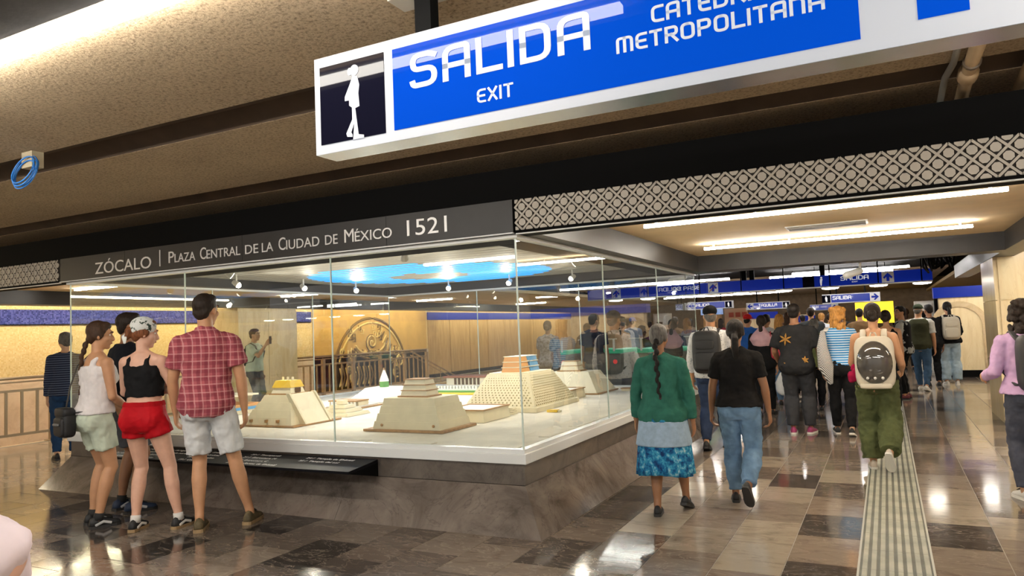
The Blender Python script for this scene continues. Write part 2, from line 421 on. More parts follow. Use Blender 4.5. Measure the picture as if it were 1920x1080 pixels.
# ceilings
struct('ceiling', MB().box(-14.4, 6.2, -4, 34, 3.0, 3.1), mConcrete)
struct('ceiling_near_panel', MB().box(-14.2, 6, 1.76, 3.0, 2.84, 3.01), mStucco)
mTrough = M('recess_shade_brown', (.075, .05, .032), .9, var=.2, vs=4)  # dark brown puts the shadow of the recesses into their colour
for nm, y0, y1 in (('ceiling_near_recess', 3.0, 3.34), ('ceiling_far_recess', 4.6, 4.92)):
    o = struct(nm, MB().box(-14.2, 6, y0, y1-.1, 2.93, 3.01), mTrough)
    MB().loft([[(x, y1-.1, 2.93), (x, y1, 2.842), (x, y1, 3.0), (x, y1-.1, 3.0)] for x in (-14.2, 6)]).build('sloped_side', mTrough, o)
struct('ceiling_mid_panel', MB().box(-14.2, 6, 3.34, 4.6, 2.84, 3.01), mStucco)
struct('ceiling_far_panel', MB().box(-14.2, 6, 4.92, 7.4, 2.84, 3.01), mStucco)
struct('ceiling_dark_panel', MB().box(-14.2, 6, -4, 1.745, 2.80, 3.01), mDarkCeil)
struct('ceiling_corridor', MB().box(-2.3, 1.35, 5.04, 10.32, 2.42, 2.5), mBeige)
struct('ceiling_left_corridor', MB().box(-12.0, -8.05, 5.04, 33.8, 2.42, 2.5), mBeige)
struct('ceiling_stairwell', MB().box(-14.0, -12.0, 5.04, 33.8, 2.5, 2.6), mBeige)
struct('ceiling_right', MB().box(1.5, 5.8, 5.04, 33.8, 2.42, 2.5), mBeige)
hc = struct('ceiling_hall', MB().box(-8.05, 1.35, 10.7, 33.8, 2.62, 2.7), mBlack)
sme = None
for k in range(60):
    y = 10.85+k*.38 if k > 22 else 10.85+k*.2
    if sme is None:
        o = MB().box(-4.7, 4.7, -.055, .055, 0, .05).build('slat', mBrownSlat, hc, local=True); sme = o.data
    else: o = bpy.data.objects.new('slat', sme); COL.objects.link(o); o.parent = hc
    o.location = Vector((-3.35, y, 2.56))-hc.location
# beams
struct('trim_fascia_beam', MB().box(-12.4, 6, 4.87, 5.06, 2.2, 2.70), mBlack)
struct('trim_corridor_beam_left', MB().box(-2.52, -2.3, 5.06, 10.8, 2.2, 2.45), mBeam)
struct('trim_corridor_beam_far', MB().box(-2.3, 1.3, 10.3, 10.75, 2.2, 2.45), mBeam)
struct('trim_corridor_beam_right', MB().box(1.3, 1.55, 5.06, 17.4, 2.2, 2.45), mBeam)
struct('trim_case_beam_back', MB().box(-8.05, -2.52, 10.6, 10.8, 2.2, 2.6), mCharcoal)
struct('trim_case_beam_left', MB().box(-8.05, -7.87, 5.06, 10.6, 2.2, 2.6), mCharcoal)
struct('trim_case_soffit_front', MB().box(-7.0, -2.53, 5.065, 5.45, 2.2, 2.325), mBlack)
struct('trim_case_soffit_right', MB().box(-2.88, -2.53, 5.46, 10.59, 2.2, 2.325), mBlack)
struct('trim_stair_duct', MB().box(-12.35, -11.95, 5.06, 33.8, 2.2, 2.46), mCharcoal)
# slatted white ceiling over the case with its ring of blue light lines
cc = struct('ceiling_case', MB().box(-7.87, -2.52, 5.06, 10.6, 2.36, 2.45), M('ceiling_grey', (.5, .48, .44), .7))
sme = None
for k in range(27):
    y = 5.16+k*.2
    if sme is None:
        o = MB().box(-2.67, 2.67, -.085, .085, 0, .025).build('slat', M('slat_offwhite', (.42, .4, .36), .6), cc, local=True); sme = o.data
    else: o = bpy.data.objects.new('slat', sme); COL.objects.link(o); o.parent = cc
    o.location = Vector((-5.195, y, 2.33))-cc.location
mLed = M('blue_led', (.0, .3, .8), .4, emit=1.5, ecol=(.0, .3, .9))
ring = thing('blue_light_ring', 'ring of glowing blue light lines set in the slatted ceiling over the case', 'ceiling light', (-5.72, 8.72, 2.33))
for k in range(17):
    y = 5.16+.2*(9.5+k)
    dy = (y-8.72)/1.62
    if abs(dy) >= 1: continue
    h = 1.72*math.sqrt(1-dy*dy); di = (y-8.95)/.5
    segs = [(-5.72-h, -5.72+h)]
    if abs(di) < 1:
        q = .62*math.sqrt(1-di*di); segs = [(-5.72-h, -5.9-q), (-5.9+q, -5.72+h)]
    for a, b in segs: MB().box(a, b, y-.045, y+.045, 2.3255, 2.329).build('light_line', mLed, ring)

# marble pillar on the right and stone column by the stairs
col = struct('wall_pillar_right', MB().box(1.33, 2.6, 11.6, 13.0, 0, 2.42), mCream)
for z0, z1 in ((.0, .8), (.81, 1.62), (1.63, 2.42)):
    MB().box(1.36, 2.62, 11.58, 11.6, z0, z1).build('slab', mCream, col)
    MB().box(1.31, 1.33, 11.6, 12.98, z0, z1).build('slab', mCream, col)
cs = struct('wall_pillar_stairs', MB().box(-12.75, -12.02, 10.97, 12.66, 0, 2.2), mCream)
for z0, z1 in ((.0, .73), (.735, 1.46), (1.465, 2.12)):
    for y0, y1 in ((10.97, 11.8), (11.81, 12.66)): MB().box(-12.02, -12.0, y0, y1, z0, z1).build('slab', mCream, cs)

# ---- lamps
def tube_light(label, p0, p1, w=.045, mat=None, group=None, hz=.03, hous=True):
    p0, p1 = Vector(p0), Vector(p1)
    t = thing('tube_lamp', label, 'lamp', ((p0+p1)/2).to_tuple(), 0, group)
    h = w/2
    ax = abs(p1.x-p0.x) > abs(p1.y-p0.y)
    bx = (lambda e, z0, z1: MB().box(min(p0.x, p1.x), max(p0.x, p1.x), p0.y-e, p0.y+e, z0, z1)) if ax else (lambda e, z0, z1: MB().box(p0.x-e, p0.x+e, min(p0.y, p1.y), max(p0.y, p1.y), z0, z1))
    bx(h, p0.z-max(.012, w*.5), p0.z+.012).build('diffuser', mat or mTube, t)
    if not hous:
        for q in (.04, .35, .65, .96): c = p0.lerp(p1, q); MB().box(c.x-.01, c.x+.01, c.y-.01, c.y+.01, p0.z+.01, 2.42).build('clip', mHousing, t)
    if hous: bx(h*.7, p0.z+.012, p0.z+hz).build('housing', mHousing, t)
    return t
tube_light('long white tube lamp under the stucco ceiling at upper left', (-6.2, 1.854, 2.805), (-.9, 1.854, 2.805), .045, hz=.035)
for k, (x0, x1, y) in enumerate(((-7.5, -2.5, -1.4), (-1.2, 3.6, -.6), (.6, 5.0, 1.95))):  # unseen tubes added as fill light around the viewer
    tube_light(('added fill tube lamp behind the viewer on the left', 'added fill tube lamp behind the viewer on the right', 'added fill tube lamp right of the hanging exit sign')[k], (x0, y, 2.77 if k < 2 else 2.8), (x1, y, 2.77 if k < 2 else 2.8), .07, group='added fill tube lamps near the viewer')
tube_light('nearer of the two tube lamps in the beige corridor ceiling', (-1.88, 6.36, 2.365), (.85, 6.36, 2.365), .034, hous=False, group='corridor tube lamps')
tube_light('farther of the two tube lamps in the beige corridor ceiling', (-1.88, 8.8, 2.365), (.85, 8.8, 2.365), .034, hous=False, group='corridor tube lamps')
for k, y in enumerate((7.1, 11.5, 16.5, 22.5)):
    tube_light('short white tube lamp in the left corridor ceiling, %s from the viewer' % ('first', 'second', 'third', 'fourth')[k], (-11.3, y, 2.41), (-10.2, y, 2.41), .05, group='left corridor tube lamps')
for k, (y, x0, x1) in enumerate(((18.2, -2.4, .2), (20.0, -2.3, .3), (22.0, -3.4, -1.0), (24.5, -2.0, .0), (12.45, -6.9, -3.6), (17.5, -7.5, -3.2), (20.2, -7.5, -4.2), (27.5, -7.5, -3.2), (17.3, -1.8, .5))):
    tl = tube_light('white tube lamp in the crowded hall, '+('just behind the blue band sign', 'second line behind the blue band sign', 'third line, left of the right-arrow exit sign', 'farthest line above the yellow panel', 'first behind the glass case', 'behind the no-entry lettering', 'over the ticket gates', 'farthest on the left', 'behind the band sign exit lettering')[k], (x0, y, 2.5), (x1, y, 2.5), .05, mTubeFar, group='hall tube lamps')
    for q in (.2, .8): MB().tube((x0+(x1-x0)*q, y, 2.52), (x0+(x1-x0)*q, y, 2.619), .008, 6).build('stem', mBlack, tl)
# wall-wash line above the yellow mosaic
tube_light('warm wash light line above the yellow mosaic wall', (-13.25, -2, 2.44), (-13.25, 20.5, 2.44), .05, M('warm_tube', (1, .9, .7), .4, emit=30, ecol=(1, .86, .6)))
tube_light('warm wash light along the top of the panelled wall', (-13.3, 21.5, 2.44), (-13.3, 33, 2.44), .05, MC['warm_tube'])
for k, (x, y) in enumerate(((3.3, 7.5), (2.75, 10.4), (2.7, 15.5), (2.75, 18.7))):  # pillar and arched wall tubes are added to brighten those surfaces
    tube_light('tube lamp beyond the right beam, %s' % ('nearest', 'added to brighten the marble pillar', 'behind the marble pillar', 'added to brighten the arched wall')[k], (x-1.1, y, 2.41), (x+1.1, y, 2.41), .05, group='right side tube lamps')
# case spotlights
mBulb = M('spot_bulb', (1, .95, .85), .4, emit=14, ecol=(1, .9, .72))
SP = [('leftmost, over the yellow-topped pyramid', -7.3, 6.65), ('second from the left', -7.3, 7.85), ('third from the left', -7.3, 9.0), ('beside the glass corner at the back', -6.2, 9.95), ('above the great temple model', -5.0, 9.75), ('right of the great temple model', -4.0, 9.8), ('nearest the front glass, left half', -6.3, 5.65), ('nearest the front glass, right half', -4.0, 5.65), ('nearest the right glass', -3.05, 7.6)]
for k, (lab, x, y) in enumerate(SP):
    t = thing('spotlight', 'small white case spotlight, '+lab, 'spotlight', (x, y, 2.2), 0, 'case spotlights')
    MB().path([(x, y, 2.33), (x, y, 2.25)], [.012, .012], 8, round_ends=False).build('stem', mWhite, t)
    d = (Vector((-5.2, 7.6, .6))-Vector((x, y, 2.2))).normalized()
    c = Vector((x, y, 2.215))
    if k < 6:
        MB().path([c-d*.05, c+d*.03], [.028, .042], 12, round_ends=False).build('shade', mWhite, t)
        MB().ell(c+d*.035, (.034, .034, .034), 12, 8).build('bulb', mBulb, t, smooth=True)
    else:
        MB().path([c-d*.05, c+d*.03], [.028, .042], 12, round_ends=False).build('shade', mWhite, t)
        MB().path([c+d*.028, c+d*.034], [.036, .036], 12, round_ends=False).build('bulb', mBulb, t)
    ld = bpy.data.lights.new('case_light', 'SPOT'); ld.energy = 62; ld.color = (1, .9, .74); ld.spot_size = 2.4; ld.spot_blend = .8; ld.shadow_soft_size = .04
    lo = bpy.data.objects.new('spot_light', ld); COL.objects.link(lo); lo.parent = t
    lo.location = (c+d*.09)-t.location
    lo.rotation_euler = d.to_track_quat('-Z', 'Y').to_euler()

# ---- pipes over the beam, vent, blue cable, cctv
mPipe = M('painted_pipe', (.52, .38, .23), .5, var=.1)
for k, (x, r, lab, mt) in enumerate(((.35, .018, 'thin grey conduit bent down behind the black beam', M('conduit', (.42, .4, .36), .4, .6)), (.49, .036, 'thick tan pipe with a collar under the ceiling', mPipe), (.775, .03, 'left of the two tan pipes at the right edge', mPipe), (.84, .026, 'right of the two tan pipes at the right edge', mPipe))):
    t = thing('ceiling_pipe', lab, 'pipe', (x, 4.4, 2.84), 0, 'ceiling pipes')
    if k == 0: MB().path([(x+.06, 3.1, 2.82), (x+.06, 4.55, 2.82), (x+.03, 4.75, 2.80), (x, 5.15, 2.66), (x, 5.3, 2.5)], [r]*5, 10, round_ends=False).build('pipe', mt, t, smooth=True)
    else:
        MB().path([(x, 3.0, 2.8), (x, 4.7, 2.8), (x, 5.25, 2.77), (x, 5.9, 2.72)], [r]*4, 14, round_ends=False).build('pipe', mt, t, smooth=True)
        if k == 1:
            MB().path([(x, 4.66, 2.8), (x, 4.69, 2.8), (x, 4.78, 2.797), (x, 4.81, 2.795)], [r*1.2, r*1.45, r*1.45, r*1.2], 14, round_ends=False).build('collar', mt, t, smooth=True)
            MB().path([(x, 4.5, 2.8), (x, 4.53, 2.8)], [r*1.25, r*1.25], 14, round_ends=False).build('clamp', M('clamp', (.2, .16, .12), .5), t)
v = thing('ceiling_vent', 'white louvred air vent between the corridor tube lamps', 'vent', (-.46, 8.0, 2.405))
MB().box(-.86, -.1, 7.85, 8.15, 2.412, 2.421).build('frame', mWhite, v)
for k in range(5): MB().box(-.84+(0 if k != 2 else .25), -.12-(0 if k != 2 else .25), 7.87+k*.055, 7.9+k*.055, 2.398, 2.414).build('louvre', M('vent_grey', (.28, .25, .2), .5), v)
cb = thing('cable_coil', 'coil of bright blue cable hanging from a ceiling box', 'cable', tuple(fl(50, 322, 2.60)))
cc0 = fl(50, 322, 2.70); mCab = M('blue_cable', (.02, .16, .5), .4)
for k in range(5):
    R = .135+.008*(k % 3)-.004*k
    pts = [(cc0.x+.01*k+R*math.cos(a*2*PI/28)*.9, cc0.y-.012*k+.25*R*math.sin(a*2*PI/28), cc0.z-.02*(k % 2)+R*.75*math.sin(a*2*PI/28)) for a in range(29)]
    MB().path(pts, [.0055]*29, 6, side=(0, 1, 0), round_ends=False).build('loop', mCab, cb, smooth=True)
MB().box(cc0.x-.06, cc0.x+.06, cc0.y-.0, cc0.y+.08, cc0.z+.03, 2.93).build('junction_box', M('old_ivory', (.42, .36, .24), .6), cb)

# ================================================================== railings along the stairwell
def railing(label, X, y0, y1, mt, post, bal, cat='railing', plate=False):
    t = thing('stair_railing', label, cat, (X, (y0+y1)/2, 0), 0, 'stair railings')
    for z, r in ((1.05, .026), (.985, .013)): MB().tube((X, y0, z), (X, y1, z), r, 10).build('handrail' if z > 1 else 'upper_rail', mt, t, smooth=True)
    MB().box(X-.02, X+.02, y0, y1, .83, .87).build('middle_rail', mt, t)
    MB().box(X-.02, X+.02, y0, y1, .14, .18).build('bottom_rail', mt, t)
    n = max(1, round((y1-y0)/1.13))
    for k in range(n+1):
        y = y0+(y1-y0)*k/n
        MB().box(X-.035, X+.035, y-.04, y+.04, 0, .97).build('post', mt, t)
        MB().box(X-.07, X+.07, y-.09, y+.09, 0, .012).build('foot_plate', mt, t)
        MB().tube((X, y, .96), (X, y, 1.03), .012, 8).build('bracket', mt, t)
        if k < n:
            for q in range(1, 5):
                yy = y+(y1-y0)/n*q/5
                MB().box(X-.012, X+.012, yy-.02, yy+.02, .18, .83).build('baluster', mt, t)
    if plate: MB().box(X+.022, X+.03, y0+.1, y0+.9, .84, .97).build('plate', M('plate', (.3, .29, .27), .35, .6), t)
    return t
mRailS = M('satin_steel', (.46, .38, .27), .35, .75)
railing('brushed steel stair railing at left, in front of the yellow mosaic wall', -12.33, 2.6, 10.9, mRailS, .08, .055)
railing('dark bronze stair railing in front of the carved relief, behind the glass case', -12.33, 12.75, 18.4, mBronze, .08, .055)
for lab, a, b, mt in (('sloping steel handrail descending inside the left stairwell', (-13.9, 5.2, .95), (-13.9, 10.5, -1.8), mRailS), ('sloping bronze handrail descending past the end of the bronze railing', (-12.9, 18.4, 1.0), (-12.9, 20.9, .1), mBronze)):
    t = thing('sloping_handrail', lab, 'handrail', (a[0], a[1], min(a[2], b[2])))
    MB().tube(a, b, .025, 8).build('rail', mt, t, smooth=True)
    MB().tube((a[0], a[1], a[2]-.12), (b[0], b[1], b[2]-.12), .016, 8).build('lower_rail', mt, t, smooth=True)
    for k in range(4):
        p = Vector(a).lerp(Vector(b), .05+.3*k); MB().tube((p.x-.0, p.y, p.z-.5), (p.x, p.y, p.z), .014, 8).build('support', mt, t)

# ---- carved relief on the wall beyond the bronze railing: generic scrolls, fret bands and rings in relief
mRel = M('relief_gold', (.8, .62, .25), .45, var=.2, vs=4)
mRelD = M('relief_groove', (.2, .12, .03), .6)
rel = thing('wall_relief', 'golden carved stone relief with scrolls and bands behind the bronze railing', 'relief', (-13.98, 18.0, .05))
MB().box(-14.0, -13.985, 15.35, 20.9, 0, 2.3).build('backing', M('relief_back', (.66, .42, .12), .5, var=.12, vs=2), rel)
def relline(pts, r, name, mt=None): MB().path([(-13.975, y, z) for y, z in pts], [(r, r)]*len(pts), 6, side=(0, 1, 0)).build(name, mt or mRel, rel, smooth=True)
Yc = 17.9
arc = lambda cy, cz, ry, rz_, a0, a1, n=14: [(cy+ry*math.cos(a0+(a1-a0)*q/n), cz+rz_*math.sin(a0+(a1-a0)*q/n)) for q in range(n+1)]
relline(arc(Yc, .3, 1.75, 1.75, .05, PI-.02, 26), .04, 'outer_outline', mRelD)
relline(arc(Yc+.05, .3, 1.62, 1.62, .35, PI-.3, 22), .03, 'inner_outline')
relline([(Yc+.02+(.02+.013*q)*math.cos(q*.55), 1.32+(.02+.013*q)*math.sin(q*.55)) for q in range(22)], .03, 'large_spiral')
relline([(Yc+.02+(.05+.013*q)*math.cos(q*.55), 1.32+(.05+.013*q)*math.sin(q*.55)) for q in range(20)], .016, 'spiral_groove', mRelD)
relline(arc(Yc-.05, 1.25, .75, .42, PI+.25, 2*PI-.1), .04, 'crescent_rim', mRelD); relline(arc(Yc-.05, 1.3, .7, .32, PI+.25, 2*PI-.1), .035, 'crescent')
random.seed(3)
for k in range(8): relline([(Yc-.45+.13*k, 1.02-.06*math.sin(k*.45)), (Yc-.43+.13*k, 1.1-.06*math.sin(k*.45))], .03, 'bead', None if k % 2 else mRelD)
for k in range(7): relline([(Yc+.55+.09*k, 1.72-.1*k), (Yc+.38+.09*k, 1.5-.1*k)], .026, 'plume', mRelD if k % 2 else None)
for k in range(13):
    side = -1 if k % 2 else 1; y0 = Yc+side*(.85+random.random()*.55); z0 = .3+random.random()*.85; R = .09+.08*random.random()
    relline(arc(y0, z0, R, R*1.2, random.random()*PI, random.random()*PI+4.2, 10), .03, 'scroll', mRelD if k % 3 == 0 else None)
    relline(arc(y0, z0, R*.45, R*.5, 0, 5.4, 8), .02, 'scroll_eye', mRelD if k % 3 else None)
for k in range(16):
    y0 = Yc-1.15+random.random()*1.5; z0 = 1.35+random.random()*.4
    relline([(y0, z0), (y0+.16, z0), (y0+.16, z0+.12), (y0+.05, z0+.12), (y0+.05, z0+.06)], .022, 'fret', mRelD if k % 2 else None)
for k in range(12):
    y0 = Yc-1.5+.13*k; relline([(y0, .1), (y0+.1, .35), (y0+.02, .6)], .024, 'ripple', mRelD if k % 2 else None)
# ================================================================== display case
X0, X1, Y0, Y1 = -7.92, -2.46, 4.92, 10.67
DZ = .58
mMar = marble('plinth_marble', (.07, .058, .05), (.17, .14, .12), (.25, .21, .18), 1.7, .13)
mMarD = marble('plinth_marble_dark', (.05, .042, .036), (.115, .095, .08), (.17, .145, .12), 2.2, .3)
mAlu = M('white_aluminium', (.72, .74, .74), .35)
mGlass = glassmat()
mEdge = M('glass_edge', (.62, .72, .66), .25)
case = thing('display_case', 'large glass display case on a sloping marble plinth holding the city model', 'display case', ((X0+X1)/2, (Y0+Y1)/2, 0))
MB().box(X0+.06, X1-.06, Y0+.06, Y1-.06, .0, .5).build('core', mMarD, case)
D = .22; ZS = .325; ZB = .485
def slabq(name, mt, a0, a1, b1, b0, th):
    """slab: outer quad a0,a1 (bottom) b1,b0 (top), thickness along inward normal"""
    a0, a1, b1, b0 = [Vector(q) for q in (a0, a1, b1, b0)]
    n = (a1-a0).cross(b0-a0).normalized()*-th
    MB().add([a0, a1, b1, b0, a0+n, a1+n, b1+n, b0+n], [(0, 1, 2, 3), (7, 6, 5, 4), (0, 4, 5, 1), (1, 5, 6, 2), (2, 6, 7, 3), (3, 7, 4, 0)]).build(name, mt, case)
g2 = .0015
def side(P0, P1, inw, splits):
    P0, P1, inw = Vector(P0), Vector(P1), Vector(inw); d = (P1-P0).normalized()
    for k in range(len(splits)-1):
        s0, s1 = splits[k], splits[k+1]
        def pt(s, z, off, edge): 
            p = P0.lerp(P1, s); p = p+inw*off; p.z = z
            e = 0
            if s == 0: e = -D+off
            elif s == 1: e = D-off
            p = p+d*(e if edge else 0)
            return p
        # P0,P1 lie on the upper face line (offset 0); skirt widens outwards by D
        A0 = P0.lerp(P1, s0)+d*(g2 if s0 else 0); A1 = P0.lerp(P1, s1)-d*(g2 if s1 < 1 else 0)
        b0 = A0.copy(); b1 = A1.copy(); b0.z = b1.z = ZS-.003
        o0 = A0-inw*D-(d*D if s0 == 0 else Vector()); o1 = A1-inw*D+(d*D if s1 == 1 else Vector()); o0.z = o1.z = 0
        slabq('skirt_slab', mMar, o0, o1, b1, b0, .03)
        c0 = A0.copy(); c1 = A1.copy(); e0 = A0.copy(); e1 = A1.copy(); c0.z = c1.z = ZS+.001; e0.z = e1.z = ZB-.002
        if abs(d.y) > .5:
            if s0 == 0: c0 += d*.031; e0 += d*.031
            if s1 == 1: c1 -= d*.031; e1 -= d*.031
        slabq('band_slab', mMarD, c0, c1, e1, e0, .03)
side((X0, Y0, 0), (X1, Y0, 0), (0, 1, 0), (0, .36, .7, 1))
side((X1, Y0, 0), (X1, Y1, 0), (-1, 0, 0), (0, .27, .6, 1))
side((X1, Y1, 0), (X0, Y1, 0), (0, -1, 0), (0, .33, .66, 1))
side((X0, Y1, 0), (X0, Y0, 0), (1, 0, 0), (0, .4, .73, 1))
for nm, b in (('f', (X0-.03, X1+.03, Y0-.03, Y0+.05)), ('b', (X0-.03, X1+.03, Y1-.05, Y1+.03)), ('l', (X0-.03, X0+.05, Y0+.05, Y1-.05)), ('r', (X1-.05, X1+.03, Y0+.05, Y1-.05))):
    MB().box(*b, ZB, DZ-.02).build('bottom_rail', mAlu, case, bev=.004)
    c = {'f': (b[0]+.018, b[1]-.018, b[2]+.018, b[3]), 'b': (b[0]+.018, b[1]-.018, b[2], b[3]-.018), 'l': (b[0]+.018, b[1], b[2], b[3]), 'r': (b[0], b[1]-.018, b[2], b[3])}[nm]
    MB().box(*c, DZ-.02, DZ+.012).build('glazing_bead', mAlu, case)
    MB().box(*b, 2.175, 2.2).build('top_rail', mAlu, case)
mDeck = M('model_ground', (.74, .7, .61), .85, var=.1, vs=3, bmp=.5, bs=9, bd=.02)
MB().box(X0+.05, X1-.05, Y0+.05, Y1-.05, .5, DZ-.004).build('deck', mDeck, case)
# slightly buckled ground sheets with lifted edges
random.seed(5)
for yy in (Y0+.065,):
    x = X0+.1
    while x < X1-.3:
        w = .28+random.random()*.3; h = .012+.02*random.random()
        MB().box(x, min(x+w, X1-.1), yy, yy+.1, DZ-.004, DZ+h*.5).build('ground_strip', mDeck, case); x += w+.01
y = Y0+.15
while y < Y1-.3:
    w = .28+random.random()*.3; h = .012+.02*random.random()
    MB().box(X1-.17, X1-.07, y, min(y+w, Y1-.1), DZ-.004, DZ+h*.5).build('ground_strip', mDeck, case); y += w+.01
XS = [X0, -6.1, -4.26, X1]; YS = [Y0, 6.81, 8.71, Y1]
for k in range(3):
    a, b = XS[k]+.006, XS[k+1]-.006
    for y in (Y0, Y1): MB().box(a, b, y-.005, y+.005, DZ-.01, 2.18).build('glass_pane', mGlass, case)
    a, b = YS[k]+.006, YS[k+1]-.006
    for x in (X0, X1): MB().box(x-.005, x+.005, a, b, DZ-.01, 2.18).build('glass_pane', mGlass, case)
for x in XS:
    for y in (Y0, Y1): MB().box(x-.0055, x+.0055, y-.0055, y+.0055, DZ, 2.18).build('glass_seam', mEdge, case)
for y in YS[1:3]:
    for x in (X0, X1): MB().box(x-.0055, x+.0055, y-.0055, y+.0055, DZ, 2.18).build('glass_seam', mEdge, case)

# caption board
A = onY(708.5, 861, 4.885); Bz = onY(708.5, 893, 4.885).z; Fp = fl(682, 887, .435)
mBoard = M('board_black', (.004, .004, .006), .5, spec=.12)
mInk = M('white_ink', (.85, .85, .85), .6, spec=.1)
xr = A.x; xl = -6.75; yt, zt = 4.885, A.z; yf, zf = Fp.y, .435
ip = thing('information_panel', 'slanted black caption board with white lists fixed along the plinth', 'sign', ((xl+xr)/2, yt, Bz))
MB().loft([[(x, yt, zt), (x, yf, zf), (x, yf, zf-.02), (x, yt, zt-.03)] for x in (xl, xr)]).build('board', mBoard, ip)
for x in (xl, xr-.008): MB().loft([[(q, yt, zt-.03), (q, yf+.01, zf-.02), (q, yt, Bz)] for q in (x, x+.008)]).build('bracket', mBlack, ip)
def board_text(rows, xa, u0):
    """rows of text lying on the slanted face"""
    for r, tx in enumerate(rows):
        v, f = fontmesh(tx); h = .05; t0 = u0+r*.23
        mb = MB(); a = min(p.x for p in v)
        dv = Vector((0, yf-yt, zf-zt)); L = dv.length; dn = dv/L; nn = Vector((0, -(zt-zf), (yt-yf))).normalized()
        if nn.z < 0: nn = -nn
        q = [Vector((xa+(p.x-a)*h*1.05+(1-t0)*.04, yt, zt))+dn*(L*t0-p.y*h)+nn*(.002+(p.z*.3)) for p in v]
        mb.add(q, f).build('caption', mInk, ip)
board_text(['24 /  Templo de Ehécatl', '25 /  Templo del sol'], xr-.72, .25)
board_text(['20 /  Tzompantli', '21 /  Estructura M', '22 /  Estructura C', '23 /  Plataforma de Ehécatl'], xr-1.38, .22)
board_text(['16 /  Gran Tzompantli', '17 /  Calmécac', '18 /  Xochicalco', '19 /  Columnas'], xr-1.98, .22)
board_text(['11 /  Casa del águila', '12 /  Templo rojo norte', '13 /  Estructura B', '14 /  Recinto'], xr-2.6, .22)
board_text(['5 /  Templo rojo', '6 /  Juego de pelota', '7 /  Coateocalli', '8 /  Tozpálatl'], xr-3.0, .22)

# ================================================================== models on the deck
mMod = M('model_cream', (.66, .59, .42), .6, var=.06, vs=8)
mModL = M('model_pale', (.74, .68, .52), .6, var=.05, vs=8)
mModE = M('model_wood_edge', (.36, .2, .08), .55, var=.2, vs=20)
mModO = M('model_orange', (.6, .3, .11), .6); mModB = M('model_blue', (.1, .3, .55), .6); mModW = M('model_white', (.74, .72, .66), .6)
mModY = M('model_yellow', (.7, .46, .04), .55); mModG = M('model_green', (.1, .28, .07), .7); mModHole = M('model_hole', (.1, .06, .03), .8)
def tiers(t, cx, cy, w0, d0, z0, w1, d1, z1, n, mt, ledge=.018, name='tier'):
    for k in range(n):
        a, b = k/n, (k+1)/n
        L = lambda p, q, s: p+(q-p)*s
        MB().frus(cx, cy, L(w0, w1, a), L(d0, d1, a), L(z0, z1, a), L(w0, w1, b)+ledge, L(d0, d1, b)+ledge, L(z0, z1, b)).build(name, mt, t)
# yellow-topped pyramid
t = thing('temple_model', 'cream pyramid model with a yellow shrine on top', 'model', (-5.83, 6.03, DZ), 0, 'temple models')
MB().box(-6.24, -5.44, 5.66, 6.4, DZ, DZ+.016).build('base_board', mModE, t)
tiers(t, -5.86, 6.03, .7, .66, DZ+.016, .36, .3, .89, 4, mMod)
MB().loft([[(-5.52, y, DZ+.016), (-5.44+.0, y, DZ+.016), (-5.66, y, .9), (-5.7, y, .9)] for y in (5.86, 6.2)]).build('stair_ramp', mModL, t)
for y in (5.84, 6.22): MB().loft([[(-5.52, q, DZ+.016), (-5.43, q, DZ+.016), (-5.65, q, .91), (-5.7, q, .91)] for q in (y-.012, y+.012)]).build('balustrade', mMod, t)
MB().box(-6.02, -5.7, 5.9, 6.16, .89, .905).build('platform', mModE, t)
MB().frus(-5.86, 6.03, .28, .22, .905, .24, .18, .965).build('shrine', mModL, t)
sh = MB().frus(-5.86, 6.03, .27, .21, .965, .21, .16, 1.04).build('roof', mModY, t)
for x in (-5.93, -5.86, -5.79): MB().box(x-.008, x+.008, 6.02, 6.04, 1.04, 1.075).build('crest', mModL, t)
MB().box(-5.722, -5.715, 5.99, 6.07, .91, .96).build('doorway', mModHole, t)
for x, z in ((-6.08, .62), (-5.86, .62), (-5.7, .62)): MB().box(x-.012, x+.012, 5.69, 5.72, z, z+.03).build('serpent_head', mModE, t)
# front pyramid
t = thing('temple_model', 'large cream stepped pyramid model nearest the front glass with a tiered brown-edged tower', 'model', (-4.05, 5.9, DZ), 0, 'temple models')
MB().box(-4.5, -3.6, 5.6, 6.2, DZ, DZ+.022).build('base_board', mModE, t)
tiers(t, -4.03, 5.9, .76, .54, DZ+.022, .55, .4, .885, 4, mMod)
MB().box(-4.22, -3.87, 5.78, 6.02, .885, .9).build('platform', mModE, t)
for k in range(3):
    w = .3-.03*k; z = .9+k*.052
    MB().frus(-4.045, 5.9, w, w*.7, z, w-.02, w*.7-.015, z+.044).build('tower_tier', mModL, t)
    MB().box(-4.045-w/2, -4.045+w/2, 5.9-w*.35, 5.9+w*.35, z+.044, z+.052).build('tower_band', mModE, t)
for x in (-4.3, -3.72): MB().ell((x, 5.625, .64), (.014, .012, .014), 8, 6).build('serpent_head', mModE, t)
